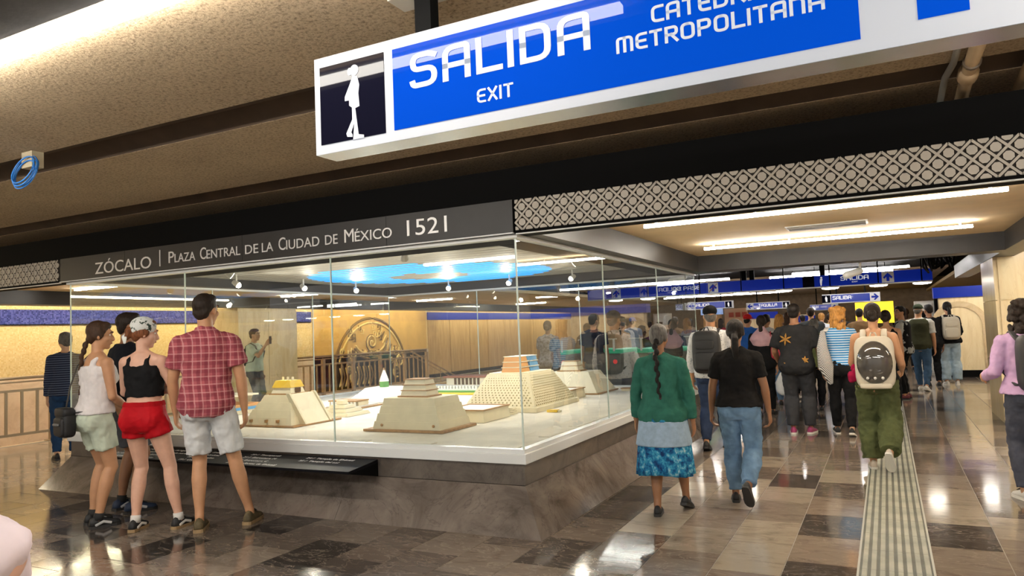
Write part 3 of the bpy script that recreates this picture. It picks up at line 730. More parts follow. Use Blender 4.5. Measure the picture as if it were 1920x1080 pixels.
# great twin temple
t = thing('temple_model', 'biggest pyramid model, dotted pale yellow, with orange and blue twin shrines', 'model', (-3.9, 7.85, DZ), 0, 'temple models')
bx0, bx1, by0, by1 = -4.4, -3.44, 7.23, 8.47
MB().box(bx0, bx1, by0, by1, DZ, DZ+.05).build('base_board', mMod, t)
gx, gy = (bx0+bx1)/2, (by0+by1)/2
tiers(t, gx, gy, .9, 1.17, DZ+.05, .52, .68, .985, 4, mMod, .01)
dm = M('model_dots', (.36, .3, .16), .7)
studs = MB()
for face in range(2):
    for r in range(13):
        s = (r+.5)/13; z = DZ+.06+(.985-DZ-.07)*s
        w = (.9+(.52-.9)*s)-.06 if face == 0 else (1.17+(.68-1.17)*s)-.06
        n = 16 if face == 0 else 22
        for k in range(n):
            u = -w/2+w*(k+.5*(r % 2)+.25)/n
            if face == 0: p = (gx+u, gy-(1.17+(.68-1.17)*s)/2-.003, z)
            else: p = (gx+(.9+(.52-.9)*s)/2+.003, gy+u, z)
            studs.ell(p, (.0085, .0085, .0085), 5, 3)
studs.build('stud_rows', dm, t, kind='stuff')
for cy_, mt, lt in ((gy-.135, mModO, mModL), (gy+.135, mModB, mModW)):
    for k in range(3):
        w = .25-.02*k; z = .997+k*.062
        MB().frus(gx, cy_, w, w, z, w-.02, w-.02, z+.052).build('shrine_tier', mt if k < 2 or mt is mModB else mModO, t)
        MB().box(gx-w/2, gx+w/2, cy_-w/2, cy_+w/2, z+.052, z+.06).build('shrine_band', lt, t)
MB().box(gx-.25, gx+.25, gy-.33, gy+.33, .985, .997).build('platform', mModL, t)
# right rear pyramid
t = thing('temple_model', 'pale pyramid model at the rear right of the case with a small two-tier shrine', 'model', (-3.95, 9.75, DZ), 0, 'temple models')
MB().box(-4.52, -3.5, 9.3, 10.14, DZ, DZ+.016).build('base_board', mModE, t)
tiers(t, -4.0, 9.72, .94, .78, DZ+.016, .58, .46, .875, 1, mModL)
MB().box(-4.22, -3.86, 9.6, 9.84, .875, .892).build('platform', mModE, t)
for k in range(2):
    w = .28-.03*k; z = .892+k*.065
    MB().frus(-4.04, 9.72, w, w*.75, z, w-.03, w*.75-.02, z+.057).build('shrine_tier', mModL, t)
    MB().box(-4.04-w/2+.008, -4.04+w/2-.008, 9.72-w*.37, 9.72+w*.37, z+.057, z+.065).build('shrine_band', mModE, t)
# low platforms
for lab, a in (('low cream platform model with brown rim between the front pyramid and the great temple', (-4.1, -3.6, 6.35, 6.92, .115)), ('low cream platform model with brown rim behind the great temple', (-4.2, -3.6, 8.62, 9.1, .11))):
    x0, x1, y0, y1, h = a
    t = thing('platform_model', lab, 'model', ((x0+x1)/2, (y0+y1)/2, DZ), 0, 'platform models')
    MB().frus((x0+x1)/2, (y0+y1)/2, x1-x0, y1-y0, DZ, x1-x0-.03, y1-y0-.03, DZ+h).build('body', mMod, t)
    for q in ((x0, x1, y0, y0+.03), (x0, x1, y1-.03, y1), (x0, x0+.03, y0+.03, y1-.03), (x1-.03, x1, y0+.03, y1-.03)): MB().box(*q, DZ+h, DZ+h+.012).build('rim', mModE, t)
    MB().box(x0+.03, x1-.03, y0+.03, y1-.03, DZ+h, DZ+h+.004).build('court', mModW, t)
t = thing('altar_model', 'tiny tiered altar model in front of the great temple', 'model', (-3.68, 7.08, DZ), 0)
for k in range(3): MB().box(-3.74+.008*k, -3.62-.008*k, 7.03+.005*k, 7.13-.005*k, DZ+k*.025, DZ+k*.025+.02).build('tier', mMod, t)
t = thing('altar_model', 'tiny yellow block model on the ground right of the great temple', 'model', (-3.28, 7.34, DZ))
MB().box(-3.35, -3.23, 7.3, 7.37, DZ, DZ+.025).build('block', mModY, t); MB().box(-3.225, -3.2, 7.31, 7.36, DZ, DZ+.02).build('step', mMod, t)
t = thing('altar_model', 'tiny wooden block model beside the rear right pyramid', 'model', (-3.28, 9.9, DZ))
MB().box(-3.36, -3.24, 9.85, 9.97, DZ, DZ+.03).build('block', mMod, t); MB().box(-3.37, -3.23, 9.84, 9.98, DZ+.03, DZ+.042).build('cap', mModE, t)
# white pyramid with green drum
t = thing('temple_model', 'small white pyramid model with a green drum and cone on top', 'model', (-6.35, 8.45, DZ), 0, 'temple models')
MB().box(-6.85, -5.9, 8.06, 8.86, DZ, DZ+.012).build('base_board', mModW, t)
tiers(t, -6.38, 8.46, .8, .68, DZ+.012, .42, .34, .76, 2, mModW)
MB().path([(-6.4, 8.46, .76), (-6.4, 8.46, .84)], [.065, .065], 16, round_ends=False).build('drum', mModG, t)
MB().path([(-6.4, 8.46, .84), (-6.4, 8.46, .9), (-6.4, 8.46, 1.0)], [.07, .05, .012], 16, round_ends=False).build('cone', mModW, t)
MB().path([(-6.4, 8.46, 1.0), (-6.4, 8.46, 1.03)], [.016, .008], 8, round_ends=False).build('finial', mModE, t)
# colonnaded platform
t = thing('colonnade_model', 'low model building with a row of white columns left of the white pyramid', 'model', (-6.25, 7.45, DZ))
MB().box(-6.5, -5.95, 7.22, 7.85, DZ, DZ+.014).build('base_board', mModE, t)
MB().box(-6.45, -6.0, 7.3, 7.78, DZ+.014, DZ+.03).build('terrace', mModW, t)
for k in range(9): MB().box(-6.43+k*.05, -6.41+k*.05, 7.33, 7.35, DZ+.03, DZ+.085).build('column', mModW, t)
MB().box(-6.45, -6.0, 7.34, 7.6, DZ+.085, DZ+.1).build('roof', mModE, t)
MB().box(-6.44, -6.01, 7.4, 7.6, DZ+.03, DZ+.085).build('back_hall', mMod, t)
t = thing('gate_model', 'little brown doorway model in front of the white pyramid', 'model', (-5.62, 7.75, DZ))
MB().box(-5.78, -5.5, 7.65, 7.9, DZ, DZ+.02).build('base', mMod, t)
for x in (-5.72, -5.6): MB().box(x-.03, x+.03, 7.68, 7.8, DZ+.02, DZ+.09).build('pier', mModO, t)
MB().box(-5.76, -5.54, 7.66, 7.82, DZ+.09, DZ+.105).build('lintel', mModL, t)
# ball court
t = thing('ball_court_model', 'long low court model with green lawn steps at the back of the case', 'model', (-6.3, 9.7, DZ))
MB().box(-7.3, -5.3, 9.2, 10.35, DZ, DZ+.03).build('base_board', mModY, t)
MB().box(-7.26, -5.34, 9.24, 10.3, DZ+.03, DZ+.055).build('lawn', mModG, t)
MB().box(-7.22, -5.38, 9.3, 10.26, DZ+.055, DZ+.075).build('terrace', mModW, t)
for k in range(34): MB().box(-7.2+k*.054, -7.175+k*.054, 9.32, 9.345, DZ+.075, DZ+.12).build('column', mModW, t)
MB().box(-7.2, -5.4, 9.36, 9.55, DZ+.075, DZ+.115).build('hall', M('model_grey', (.3, .29, .26), .7), t)
MB().box(-6.3, -5.35, 9.95, 10.25, DZ+.075, DZ+.2).build('rear_hall', mModL, t)
MB().box(-6.34, -5.31, 9.9, 10.29, DZ+.2, DZ+.225).build('rear_roof', M('model_redbrown', (.25, .09, .05), .7), t)
for k in range(7): MB().box(-6.15+k*.07, -6.115+k*.07, 9.935, 9.95, DZ+.09, DZ+.19).build('dark_bay', mModHole, t)
t = thing('temple_model', 'little model behind the standing visitors with a blue and tan striped terrace', 'model', (-7.5, 6.6, DZ), 0, 'temple models')
MB().box(-7.78, -7.2, 6.3, 6.95, DZ, DZ+.05).build('terrace', mMod, t); MB().box(-7.79, -7.19, 6.29, 6.96, DZ+.05, DZ+.085).build('blue_band', mModB, t)
MB().box(-7.78, -7.2, 6.3, 6.95, DZ+.085, DZ+.12).build('tan_band', mModO, t)
for k in range(7): MB().box(-7.76+k*.085, -7.735+k*.085, 6.33, 6.36, DZ+.12, DZ+.22).build('column', mModL, t)
MB().box(-7.77, -7.21, 6.32, 6.9, DZ+.22, DZ+.24).build('roof', mModL, t)
t = thing('temple_model', 'low stepped model right behind the yellow-topped pyramid', 'model', (-5.75, 6.75, DZ), 0, 'temple models')
for k in range(3): MB().frus(-5.75, 6.78, .5-.13*k, .42-.11*k, DZ+.04*k, .46-.13*k, .38-.11*k, DZ+.04*k+.036).build('tier', mMod, t)
MB().box(-5.8, -5.7, 6.74, 6.82, DZ+.12, DZ+.17).build('shrine', mModL, t)

# ================================================================== fascia sign and lattice screens
FY = 4.845
fs = thing('fascia_sign', 'long charcoal fascia sign with silver letters naming the 1521 plaza', 'sign', (-5.2, 4.86, 2.21))
fsp = [-7.985, -6.9, -5.235, -3.6, -2.435]
for k in range(4): MB().box(fsp[k]+.002, fsp[k+1]-.002, FY, 4.868, 2.21, 2.456).build('panel', mCharcoal, fs)
MB().box(-7.985, -2.435, FY-.01, 4.868, 2.201, 2.209).build('light_trim', mAlu, fs)
mSil = M('silver_letters', (.72, .71, .7), .35, .2)
def ftext(txt, xa, xb, zb, zc):
    A_ = onY(xa/2.1333+100, 560, FY).x; B_ = onY(xb/2.1333+100, 560, FY).x
    fontfit(MB(), txt, A_, B_, zb, zc, FY).build('lettering', mSil, fs)
def fX(q, yy): return onY(q/2.1333+100, yy/2.1333+370, FY).x
for txt, a, b, yy, zb, zc in (('ZÓCALO', 168, 392, 270, 2.25, 2.375), ('PLAZA', 462, 568, 240, 2.277, 2.365), ('CENTRAL', 588, 748, 225, 2.277, 2.365), ('DE', 768, 820, 210, 2.277, 2.365), ('LA', 835, 880, 205, 2.277, 2.365), ('CIUDAD', 902, 1065, 190, 2.277, 2.365), ('DE', 1088, 1138, 172, 2.277, 2.365), ('MÉXICO', 1165, 1355, 155, 2.277, 2.365), ('1521', 1415, 1575, 115, 2.272, 2.407)):
    big = txt in ('PLAZA', 'CENTRAL', 'CIUDAD', 'MÉXICO'); xa, xb = fX(a, yy), fX(b, yy)
    if big:
        w = (xb-xa)*(1.35 if txt[0] == 'M' else 1.15)/len(txt)
        fontfit(MB(), txt[0], xa, xa+w*.9, zb, zb+.118, FY).build('lettering', mSil, fs)
        fontfit(MB(), txt[1:], xa+w, xb, zb, zc, FY).build('lettering', mSil, fs)
    else: fontfit(MB(), txt, xa, xb, zb, zc, FY).build('lettering', mSil, fs)
xb = fX(427, 245); MB().box(xb-.006, xb+.006, FY-.004, FY, 2.255, 2.417).build('divider', mSil, fs)
mLat = M('lattice_cream', (.46, .42, .36), .5)
def lattice(label, xa, xb, za, zb, Y):
    t = thing('lattice_screen', label, 'screen', ((xa+xb)/2, Y, za), 0, 'lattice screens')
    MB().box(xa, xb, Y+.012, Y+.02, za, zb).build('backing', M('lattice_back', (.03, .024, .02), .8), t)
    p = (zb-za)/4; nx = int((xb-xa)/p); nz = 4; bars = MB(); discs = MB()
    cl = lambda v, a, b: max(a, min(b, v))
    for i in range(nx+1):
        for j in range(nz+1):
            x = xa+i*p; z = za+j*p
            if (i+j) % 2 == 0:
                r = .029
                pts = [(cl(x+r*math.cos(a*PI/4+PI/8), xa, xb), cl(z+r*math.sin(a*PI/4+PI/8), za, zb)) for a in range(8)]
                poly(discs, pts, Y+.004, .008)
            for s in (-1, 1):
                # thin diagonal bars through the free crossings, thicker bow-tie at the crossing
                if (i+j) % 2:
                    x2, z2 = x+p, z+s*p
                    if x2 > xb+.001 or z2 > zb+.001 or z2 < za-.001: continue
                    d = Vector((x2-x, z2-z)).normalized(); n_ = Vector((-d.y, d.x))*.0072
                    poly(bars, [(x+n_.x, z+n_.y), (x2+n_.x, z2+n_.y), (x2-n_.x, z2-n_.y), (x-n_.x, z-n_.y)], Y+.006, .006)
            if (i+j) % 2 and za < z < zb: poly(bars, [(x-.009, z), (x, z-.009), (x+.009, z), (x, z+.009)], Y+.0055, .006)
            if (i+j) % 2 == 0 and False:
                for sx_ in (-1, 1):
                    for sz_ in (-1, 1):
                        x2, z2 = x+sx_*p/2, z+sz_*p/2
                        if not (xa <= x2 <= xb and za <= z2 <= zb): continue
                        n_ = Vector((-sz_, sx_)).normalized()*.0045
                        poly(bars, [(x+n_.x, z+n_.y), (x2+n_.x, z2+n_.y), (x2-n_.x, z2-n_.y), (x-n_.x, z-n_.y)], Y+.0065, .005)
    bars.build('bar_grid', mLat, t, kind='stuff'); discs.build('rosettes', mLat, t, kind='stuff')
    MB().box(xa, xb, Y-.008, Y+.02, za-.022, za-.002).build('lower_edge', mBlack, t)
    MB().box(xa, xb, Y-.004, 4.868, za-.03, za-.022).build('light_trim', mAlu, t)
lattice('long cream lattice screen over the corridor right of the fascia sign', -2.415, 2.2, 2.222, 2.45, 4.846)
lattice('short cream lattice screen left of the fascia sign', -10.6, -8.0, 2.222, 2.45, 4.846)

# ================================================================== the big hanging exit sign
SY = 2.369
mPanW = M('lit_white_acrylic', (.3, .31, .33), .5, emit=.22, ecol=(.82, .88, 1), coat=.2, spec=0)
mPanB = None
def lit_blue():
    m, nt, b = nmat('lit_blue_acrylic')
    b.inputs['Base Color'].default_value = (.001, .012, .12, 1); b.inputs['Roughness'].default_value = .35; b.inputs['Specular IOR Level'].default_value = 0
    b.inputs['Coat Weight'].default_value = .2; b.inputs['Coat Roughness'].default_value = .015
    b.inputs['Emission Color'].default_value = (.0, .085, .62, 1); b.inputs['Emission Strength'].default_value = .6
    return m
mPanB = lit_blue()
mPanK = M('sign_black', (.004, .004, .01), .5, coat=.25, spec=0)
hs = thing('hanging_exit_sign', 'big lit blue and white hanging sign with large exit lettering and walking figure', 'sign', (-.7, 2.44, 2.25))
MB().box(-2.113, 1.0, SY+.004, SY+.13, 2.25, 2.666).build('box', M('sign_case_silver', (.6, .62, .66), .22, .75), hs)
MB().box(-2.113, 1.0, SY, SY+.004, 2.25, 2.666).build('face', mPanW, hs)
MB().box(-2.082, -1.746, SY-.003, SY, 2.289, 2.622).build('black_panel', mPanK, hs)
MB().box(-1.703, -.015, SY-.003, SY, 2.292, 2.622).build('blue_panel', mPanB, hs)
MB().box(.135, .262, SY-.003, SY, 2.315, 2.6).build('blue_panel', mPanB, hs)
mLet = M('lit_letters', (.35, .36, .38), .5, emit=.28, ecol=(.85, .9, 1), coat=.2, spec=0)
for tx, a in (('SALIDA', (-1.616, -.858, 2.442, 2.581)), ('EXIT', (-1.318, -1.165, 2.332, 2.384)), ('CATEDRAL', (-.638, -.23, 2.483, 2.54)), ('METROPOLITANA', (-.765, -.105, 2.404, 2.459))):
    strokes(MB(), tx, *a, SY-.003, th=.19 if len(tx) > 6 else .17, dep=.003, gap=.34).build('lettering', mLet, hs)
pg = MB(); px0, pz0 = -1.9, 2.287
fig = [(-.012, 0), (.05, 0), (.05, .012), (.028, .016), (.012, .12), (.022, .135), (.03, .2), (.026, .255), (.012, .272), (-.01, .272), (-.022, .25), (-.034, .218), (-.05, .185), (-.05, .172), (-.03, .17), (-.03, .15), (-.018, .12), (-.03, .055), (-.045, .022), (-.04, .012), (-.012, .01), (-.022, .02), (-.004, .07), (-.006, .03)]
fig = [(-.01, .0), (.045, .0), (.045, .012), (.018, .018), (.004, .13), (.026, .135), (.022, .19), (.028, .225), (.018, .262), (-.004, .268), (-.02, .235), (-.048, .185), (-.048, .168), (-.026, .168), (-.026, .145), (-.012, .135), (-.012, .085), (-.045, .03), (-.04, .016), (-.014, .012), (-.014, .022), (-.02, .032), (-.002, .07)]
poly(pg, [(px0+x, pz0+z) for x, z in fig], SY-.003, .002)
poly(pg, [(px0+.004+.021*math.cos(a*PI/8), pz0+.29+.023*math.sin(a*PI/8)) for a in range(16)], SY-.003, .002)
poly(pg, [(px0-.02+.011*math.cos(a*PI/6), pz0+.288+.016*math.sin(a*PI/6)) for a in range(12)], SY-.003, .0025)
pg.build('walking_figure', mLet, hs)
MB().box(-1.61, -1.535, SY+.03, SY+.09, 2.666, 2.84).build('post', mBlack, hs)
MB().box(-1.72, -1.43, SY+.0, SY+.12, 2.828, 2.84).build('ceiling_plate', M('plate_white', (.62, .58, .5), .5), hs)
MB().box(.2, .27, SY+.03, SY+.09, 2.666, 2.84).build('post', mBlack, hs)

# ================================================================== the crowded hall beyond: signs, gates, kiosks
def R(Y, ax, ay, bx, by):
    p, q = onY(ax, ay, Y), onY(bx, by, Y); return min(p.x, q.x), max(p.x, q.x), min(p.z, q.z), max(p.z, q.z)
def arrow(mb, cx, cz, s, Y, d):
    pts = [(-.14, -.45), (.14, -.45), (.14, .02), (.34, -.18), (.45, -.02), (0, .45), (-.45, -.02), (-.34, -.18), (-.14, .02)]
    a = {'u': 0, 'l': PI/2, 'r': -PI/2}[d]
    return poly(mb, [(cx+s*(x*math.cos(a)-z*math.sin(a)), cz+s*(x*math.sin(a)+z*math.cos(a))) for x, z in pts], Y, .004)
# long band NO PASE / SALIDA
BY = 16.6
b0 = onY(1140, 572, BY); b1 = onY(1749, 527, BY); zt_ = (onY(1749, 507, BY).z)
zb_ = .5*(onY(1240, 553.5, BY).z+onY(1749, 527, BY).z); ztt = zb_+.235
bs = thing('band_sign', 'long blue band sign across the hall with no-entry and exit lettering', 'sign', ((b0.x+b1.x)/2, BY, zb_))
for a_, b_ in ((-6.4, -4.45), (-4.44, -3.55), (-3.54, -1.53), (-1.3, b1.x)): MB().box(a_, b_, BY, BY+.18, zb_, ztt).build('blue_panel', mBlueFlat, bs)
MB().box(-1.53, -1.3, BY-.005, BY+.18, zb_, ztt).build('black_panel', mPanK, bs)
MB().box(-6.4, b1.x, BY-.01, BY+.19, zb_-.02, zb_).build('lower_trim', mAlu, bs)
mLetF = M('flat_white_letters', (.78, .78, .78), .5, emit=.25, ecol=(1, 1, 1))
def bx_(q): return onY(q, 540, BY).x
strokes(MB(), 'NO PASE', bx_(1261), bx_(1312), zb_+.1, zb_+.185, BY, .18).build('lettering', mLetF, bs)
strokes(MB(), 'SALIDA', bx_(1577), bx_(1630), zb_+.1, zb_+.19, BY, .18).build('lettering', mLetF, bs)
strokes(MB(), 'EXIT', bx_(1598), bx_(1609), zb_+.05, zb_+.075, BY, .18).build('lettering', mLetF, bs)
for q, dd, no in ((1337, 'u', 1), (1666, 'u', 0), (1155, 'u', 1)):
    cx = bx_(q); MB().box(cx-.11, cx+.11, BY-.004, BY, zb_+.01, ztt-.01).build('arrow_panel', mSignWhite, bs)
    arrow(MB(), cx, (zb_+ztt)/2, .19, BY-.004, dd).build('arrow', mBlueFlat, bs)
    if no: poly(MB(), [(cx-.1, zb_+.02), (cx-.085, zb_+.02), (cx+.1, ztt-.03), (cx+.085, ztt-.03)], BY-.008, .002).build('slash', M('slash_red', (.4, .02, .06), .5), bs)
pgf = MB(); cx = bx_(1541)
poly(pgf, [(cx-.02, zb_+.02), (cx+.0, zb_+.02), (cx+.01, zb_+.1), (cx+.025, zb_+.16), (cx-.025, zb_+.16), (cx-.03, zb_+.1)], BY-.006, .003)
poly(pgf, [(cx+.022*math.cos(a*PI/5), zb_+.185+.022*math.sin(a*PI/5)) for a in range(10)], BY-.006, .003); pgf.build('figure', mLetF, bs)
for q in (1395, 1410, 1543): 
    cx = bx_(q); MB().box(cx-.05, cx+.05, BY+.04, BY+.12, ztt, 2.6).build('hanger', mBlack, bs)
mDown = M('downlight_glow', (1, .95, .85), .4, emit=16, ecol=(1, .93, .8))
for k, q in enumerate((1215, 1262, 1312, 1390, 1470, 1557, 1648, 1730)):
    cx = onY(q, 545, BY-.35).x
    t = thing('downlight', 'round glowing downlight in the row before the blue band sign, %s from the left' % 'first second third fourth fifth sixth seventh eighth'.split()[k], 'lamp', (cx, BY-.35, zb_-.08), 0, 'hall downlights')
    MB().ell((cx, BY-.35, zb_-.06), (.16, .16, .022), 16, 6).build('glass', mDown, t, smooth=True)
    MB().path([(cx, BY-.35, zb_-.05), (cx, BY-.35, zb_-.02)], [.17, .17], 16, round_ends=False).build('rim', mWhite, t)
    MB().tube((cx, BY-.35, zb_-.02), (cx, BY-.35, 2.58), .012, 6).build('stem', mBlack, t)
# hanging signs further back
def hsign(label, Y, ax, ay, bx, by, txt, tx0, tx1, arr=None, arrq=None, sq=None, capt=None):
    x0, x1, z0, z1 = R(Y, ax, ay, bx, by); zc = (onY((ax+bx)/2, by, Y).z); zt2 = onY((ax+bx)/2, ay+(by-ay)*0, Y).z
    H = (by-ay)*Y/FPX*1.05; z0 = onY((ax+bx)/2, (ay+by)/2, Y).z-H/2; z1 = z0+H
    t = thing('direction_sign', label, 'sign', ((x0+x1)/2, Y, z0), 0, 'hanging direction signs')
    MB().box(x0, x1, Y, Y+.12, z0, z1).build('box', mSignWhite, t)
    m = H*.09; gx = lambda q: onY(q, (ay+by)/2, Y).x
    bl = (x0+m, x1-m)
    if arrq: bl = (gx(arrq)+H*.5, x1-m) if arr == 'l' else (x0+m, gx(arrq)-H*.5)
    if sq:
        cx = gx(sq); MB().box(cx-H*.42, cx+H*.42, Y-.006, Y, z0+m, z1-m).build('symbol_panel', mPanK, t)
        poly(MB(), [(cx-.05*H, z0+.2*H), (cx+.1*H, z0+.2*H), (cx+.12*H, z0+.6*H), (cx, z0+.85*H), (cx-.12*H, z0+.6*H)], Y-.006, .004).build('symbol', mLetF, t)
        bl = (bl[0], cx-H*.5) if cx > (x0+x1)/2 else (cx+H*.5, bl[1])
    MB().box(bl[0], bl[1], Y-.004, Y, z0+m, z1-m).build('blue_panel', mBlue, t)
    strokes(MB(), txt, gx(tx0), gx(tx1), z0+H*.38, z0+H*.78, Y-.004, .18).build('lettering', mLetF, t)
    if capt:
        strokes(MB(), capt[0], gx(capt[1]), gx(capt[2]), z0+H*.5, z0+H*.66, Y-.004, .2).build('lettering', mLetF, t)
    if arr: arrow(MB(), gx(arrq), (z0+z1)/2, H*.8, Y-.004, arr).build('arrow', mBlueFlat, t)
    for q in (.25, .75): MB().tube((x0+(x1-x0)*q, Y+.06, z1), (x0+(x1-x0)*q, Y+.06, 2.62), .02, 6).build('hanger', mBlack, t)
hsign('hanging exit sign with a left arrow beyond the glass case', 23.0, 1283, 566, 1375, 579, 'SALIDA', 1300, 1330, 'l', 1291, 1366)
hsign('hanging ticket office sign with a left arrow', 24.0, 1399, 567, 1481, 579, 'TAQUILLA', 1422, 1457, 'l', 1406, 1474)
hsign('hanging exit sign with a right arrow, highest over the crowd', 20.0, 1541, 551, 1651, 566, 'SALIDA', 1561, 1596, 'r', 1641, 1549)
hsign('small far exit sign with an up arrow beneath the ceiling', 28.0, 1518, 571, 1572, 581, 'SALIDA', 1522, 1535, 'u', 1565)
hsign('small far sign at the left of the turnstiles', 25.0, 1266, 570, 1281, 582, 'EXIT', 1268, 1279)
# ticket gates with green tops
mGateB = M('gate_body', (.12, .13, .13), .35, .3); mGateT = M('gate_green', (.02, .4, .22), .3, emit=.15, ecol=(.02, .6, .3))
mPlex = glassmat(); mPlex.name = 'gate_glass'
for k in range(6):
    x = -6.6+k*.62; y = 16.0-.0*k
    t = thing('turnstile', 'ticket gate with green top and clear wing panel, %s from the left' % 'first second third fourth fifth sixth'.split()[k], 'turnstile', (x, y, 0), 0, 'ticket gates')
    MB().box(x-.13, x+.13, y-.6, y+.6, 0, .9).build('body', mGateB, t, bev=.02)
    MB().box(x-.15, x+.15, y-.65, y+.65, .9, .99).build('top', mGateT, t, bev=.02)
    MB().box(x+.15, x+.46, y-.01, y+.01, .25, 1.2).build('wing', mPlex, t)
    MB().box(x-.02, x+.02, y-.66, y-.64, .95, 1.22).build('reader', mWhite, t)
    MB().box(x+.14, x+.47, y-.012, y+.012, 1.2, 1.22).build('wing_rim', mWhite, t)
    MB().path([(x, y-.603, .72), (x, y-.61, .72)], [.05, .05], 12, round_ends=False).build('red_light', M('gate_red', (.6, .03, .03), .4, emit=.6), t)
# kiosks, machines and coloured panels far back
def panel(name, label, cat, Y, ax, bx, ay, by, mt, dep=.3, foot=True, extra=None, group=None):
    x0 = onY(ax, (ay+by)/2, Y).x; x1 = onY(bx, (ay+by)/2, Y).x; z1 = onY((ax+bx)/2, ay, Y).z
    z0 = 0 if foot else onY((ax+bx)/2, by, Y).z
    t = thing(name, label, cat, ((x0+x1)/2, Y, z0), 0, group)
    MB().box(x0, x1, Y, Y+dep, z0, z1).build('body', mt, t)
    if extra: extra(t, x0, x1, z0, z1, Y)
    return t
def ex_slots(t, x0, x1, z0, z1, Y):
    for k in range(3): MB().box(x0+(x1-x0)*(.25+.25*k)-.03, x0+(x1-x0)*(.25+.25*k)+.03, Y-.01, Y, z0+.5, z1-.25).build('slat', mModE, t)
    MB().box(x0-.05, x1+.05, Y-.1, Y+.3, z1, z1+.22).build('lit_header', M('kiosk_header', (.3, .45, .8), .4, emit=.4), t)
def ex_icons(t, x0, x1, z0, z1, Y):
    for k in range(3): MB().box(x0+.15+.22*k, x0+.31+.22*k, Y-.01, Y, z1-.3, z1-.14).build('icon', M('icon_red', (.55, .1, .05), .5), t)
def ex_door(t, x0, x1, z0, z1, Y):
    MB().box(x0+.05, x1-.05, Y-.02, Y, z0+.05, z1-.05).build('door', M('door_white', (.62, .6, .54), .5), t)
    MB().box((x0+x1)/2-.07, (x0+x1)/2+.1, Y-.03, Y-.02, z1-.42, z1-.24).build('plaque', mBlack, t)
mSal = M('salmon_panel', (.68, .4, .22), .5); mOr = wood('orange_kiosk', (.5, .28, .1), (.68, .42, .18))
panel('kiosk', 'orange wooden kiosk with a lit header behind the black cap man', 'kiosk', 25.5, 1320, 1352, 590, 660, mOr, extra=ex_slots)
panel('kiosk', 'salmon panel with three small red icons behind the red cap', 'panel', 25.8, 1360, 1401, 578, 660, mSal, extra=ex_icons)
panel('ticket_booth', 'blue-topped ticket booth under the ticket office sign', 'booth', 30, 1406, 1460, 585, 640, mCream, extra=lambda t, x0, x1, z0, z1, Y: MB().box(x0, x1, Y-.05, Y, z1-.25, z1).build('blue_header', mBlueFlat, t))
panel('ticket_booth', 'cream booth far behind the man in the dark tee', 'booth', 31, 1462, 1530, 590, 640, mCream, extra=lambda t, x0, x1, z0, z1, Y: MB().box(x0, x1, Y-.05, Y, z1-.3, z1-.05).build('blue_header', mBlueFlat, t))
panel('lit_wall_panel', 'glowing yellow panel standing in for a lit wall above the crowd', 'glowing panel', 29, 1604, 1676, 566, 606, M('yellow_glow', (.8, .6, .02), .4, emit=1.3, ecol=(1, .66, .02)), .1, foot=False, extra=lambda t, x0, x1, z0, z1, Y: [MB().box(x, x+.06, Y+.02, Y+.08, 0, z0).build('leg', mBlack, t) for x in (x0, x1-.06)])  # glow put into the colour in place of lamplight on a yellow wall
panel('cabinet', 'white metal cabinet with a black plaque left of the arched wall', 'cabinet', 20.6, 1719, 1756, 564, 700, M('cabinet_body', (.5, .47, .4), .5), .5, extra=ex_door)
panel('post', 'black post between the white cabinet and the arched wall', 'post', 20.3, 1757, 1763, 560, 705, mBlack, .3)
# arched stone wall with blue band on the right
AW = 19.9; xa = onY(1764, 620, AW).x
aw = struct('wall_arch', MB().box(xa, 5.8, AW, AW+.3, .16, onY(1800, 557, AW).z), mCream)
MB().box(xa-.02, 5.8, AW-.03, AW+.3, 0, .16).build('baseboard', mBlack, aw)
MB().box(xa-.1, 5.8, AW-.06, AW+.35, onY(1800, 557, AW).z, onY(1800, 537, AW).z).build('blue_band', mBlueFlat, aw)
acx = onY(1800, 620, AW).x; R_ = .58; zc = 1.18
seg = MB()
for k in range(16):
    a0, a1 = PI*k/16, PI*(k+1)/16
    poly(seg, [(acx+R_*math.cos(a0), zc+R_*math.sin(a0)), (acx+R_*math.cos(a1), zc+R_*math.sin(a1)), (acx+(R_-.13)*math.cos(a1), zc+(R_-.13)*math.sin(a1)), (acx+(R_-.13)*math.cos(a0), zc+(R_-.13)*math.sin(a0))], AW, .03)
for s in (-1, 1): seg.box(acx+s*R_-(.13 if s > 0 else 0), acx+s*R_+(0 if s > 0 else .13), AW-.03, AW, .16, zc)
seg.build('arch_moulding', marble('arch_stone', (.45, .32, .17), (.6, .46, .27), (.66, .53, .34), 2), aw)
# grey CCTV cameras on the far beam and the case corner
for lab, p in (('white security camera at the end of the case beam', onY(1282, 520, 10.5)), ('white security camera on the far corridor beam', onY(1612, 508, 10.8))):
    t = thing('security_camera', lab, 'camera', tuple(p), 0, 'security cameras')
    MB().path([p, p+Vector((-.16, -.1, -.05))], [.045, .05], 10).build('body', mWhite, t, smooth=True)
    MB().tube(p+Vector((0, .02, 0)), Vector((p.x+.02, p.y-.06, 2.3)), .015, 8).build('bracket', mWhite, t)
    MB().path([p+Vector((-.16, -.1, -.05)), p+Vector((-.185, -.115, -.058))], [.03, .03], 10, round_ends=False).build('lens', mBlack, t)
# ducts and cables hanging by the right beam
t = thing('cable_bundle', 'dark bundle of cables hanging beside the right beam', 'cable', (.95, 14.2, 2.1))
random.seed(11)
for k in range(9):
    x = .6+.05*k; MB().path([(x, 13.6+.1*k, 2.53), (x+.05*math.sin(k), 14.0+.05*k, 2.28+.05*math.sin(k*2)), (x+.1, 14.5, 2.2+.03*k), (x+.05, 15.2, 2.53)], [.018]*4, 6).build('cable', mBlack, t, smooth=True)
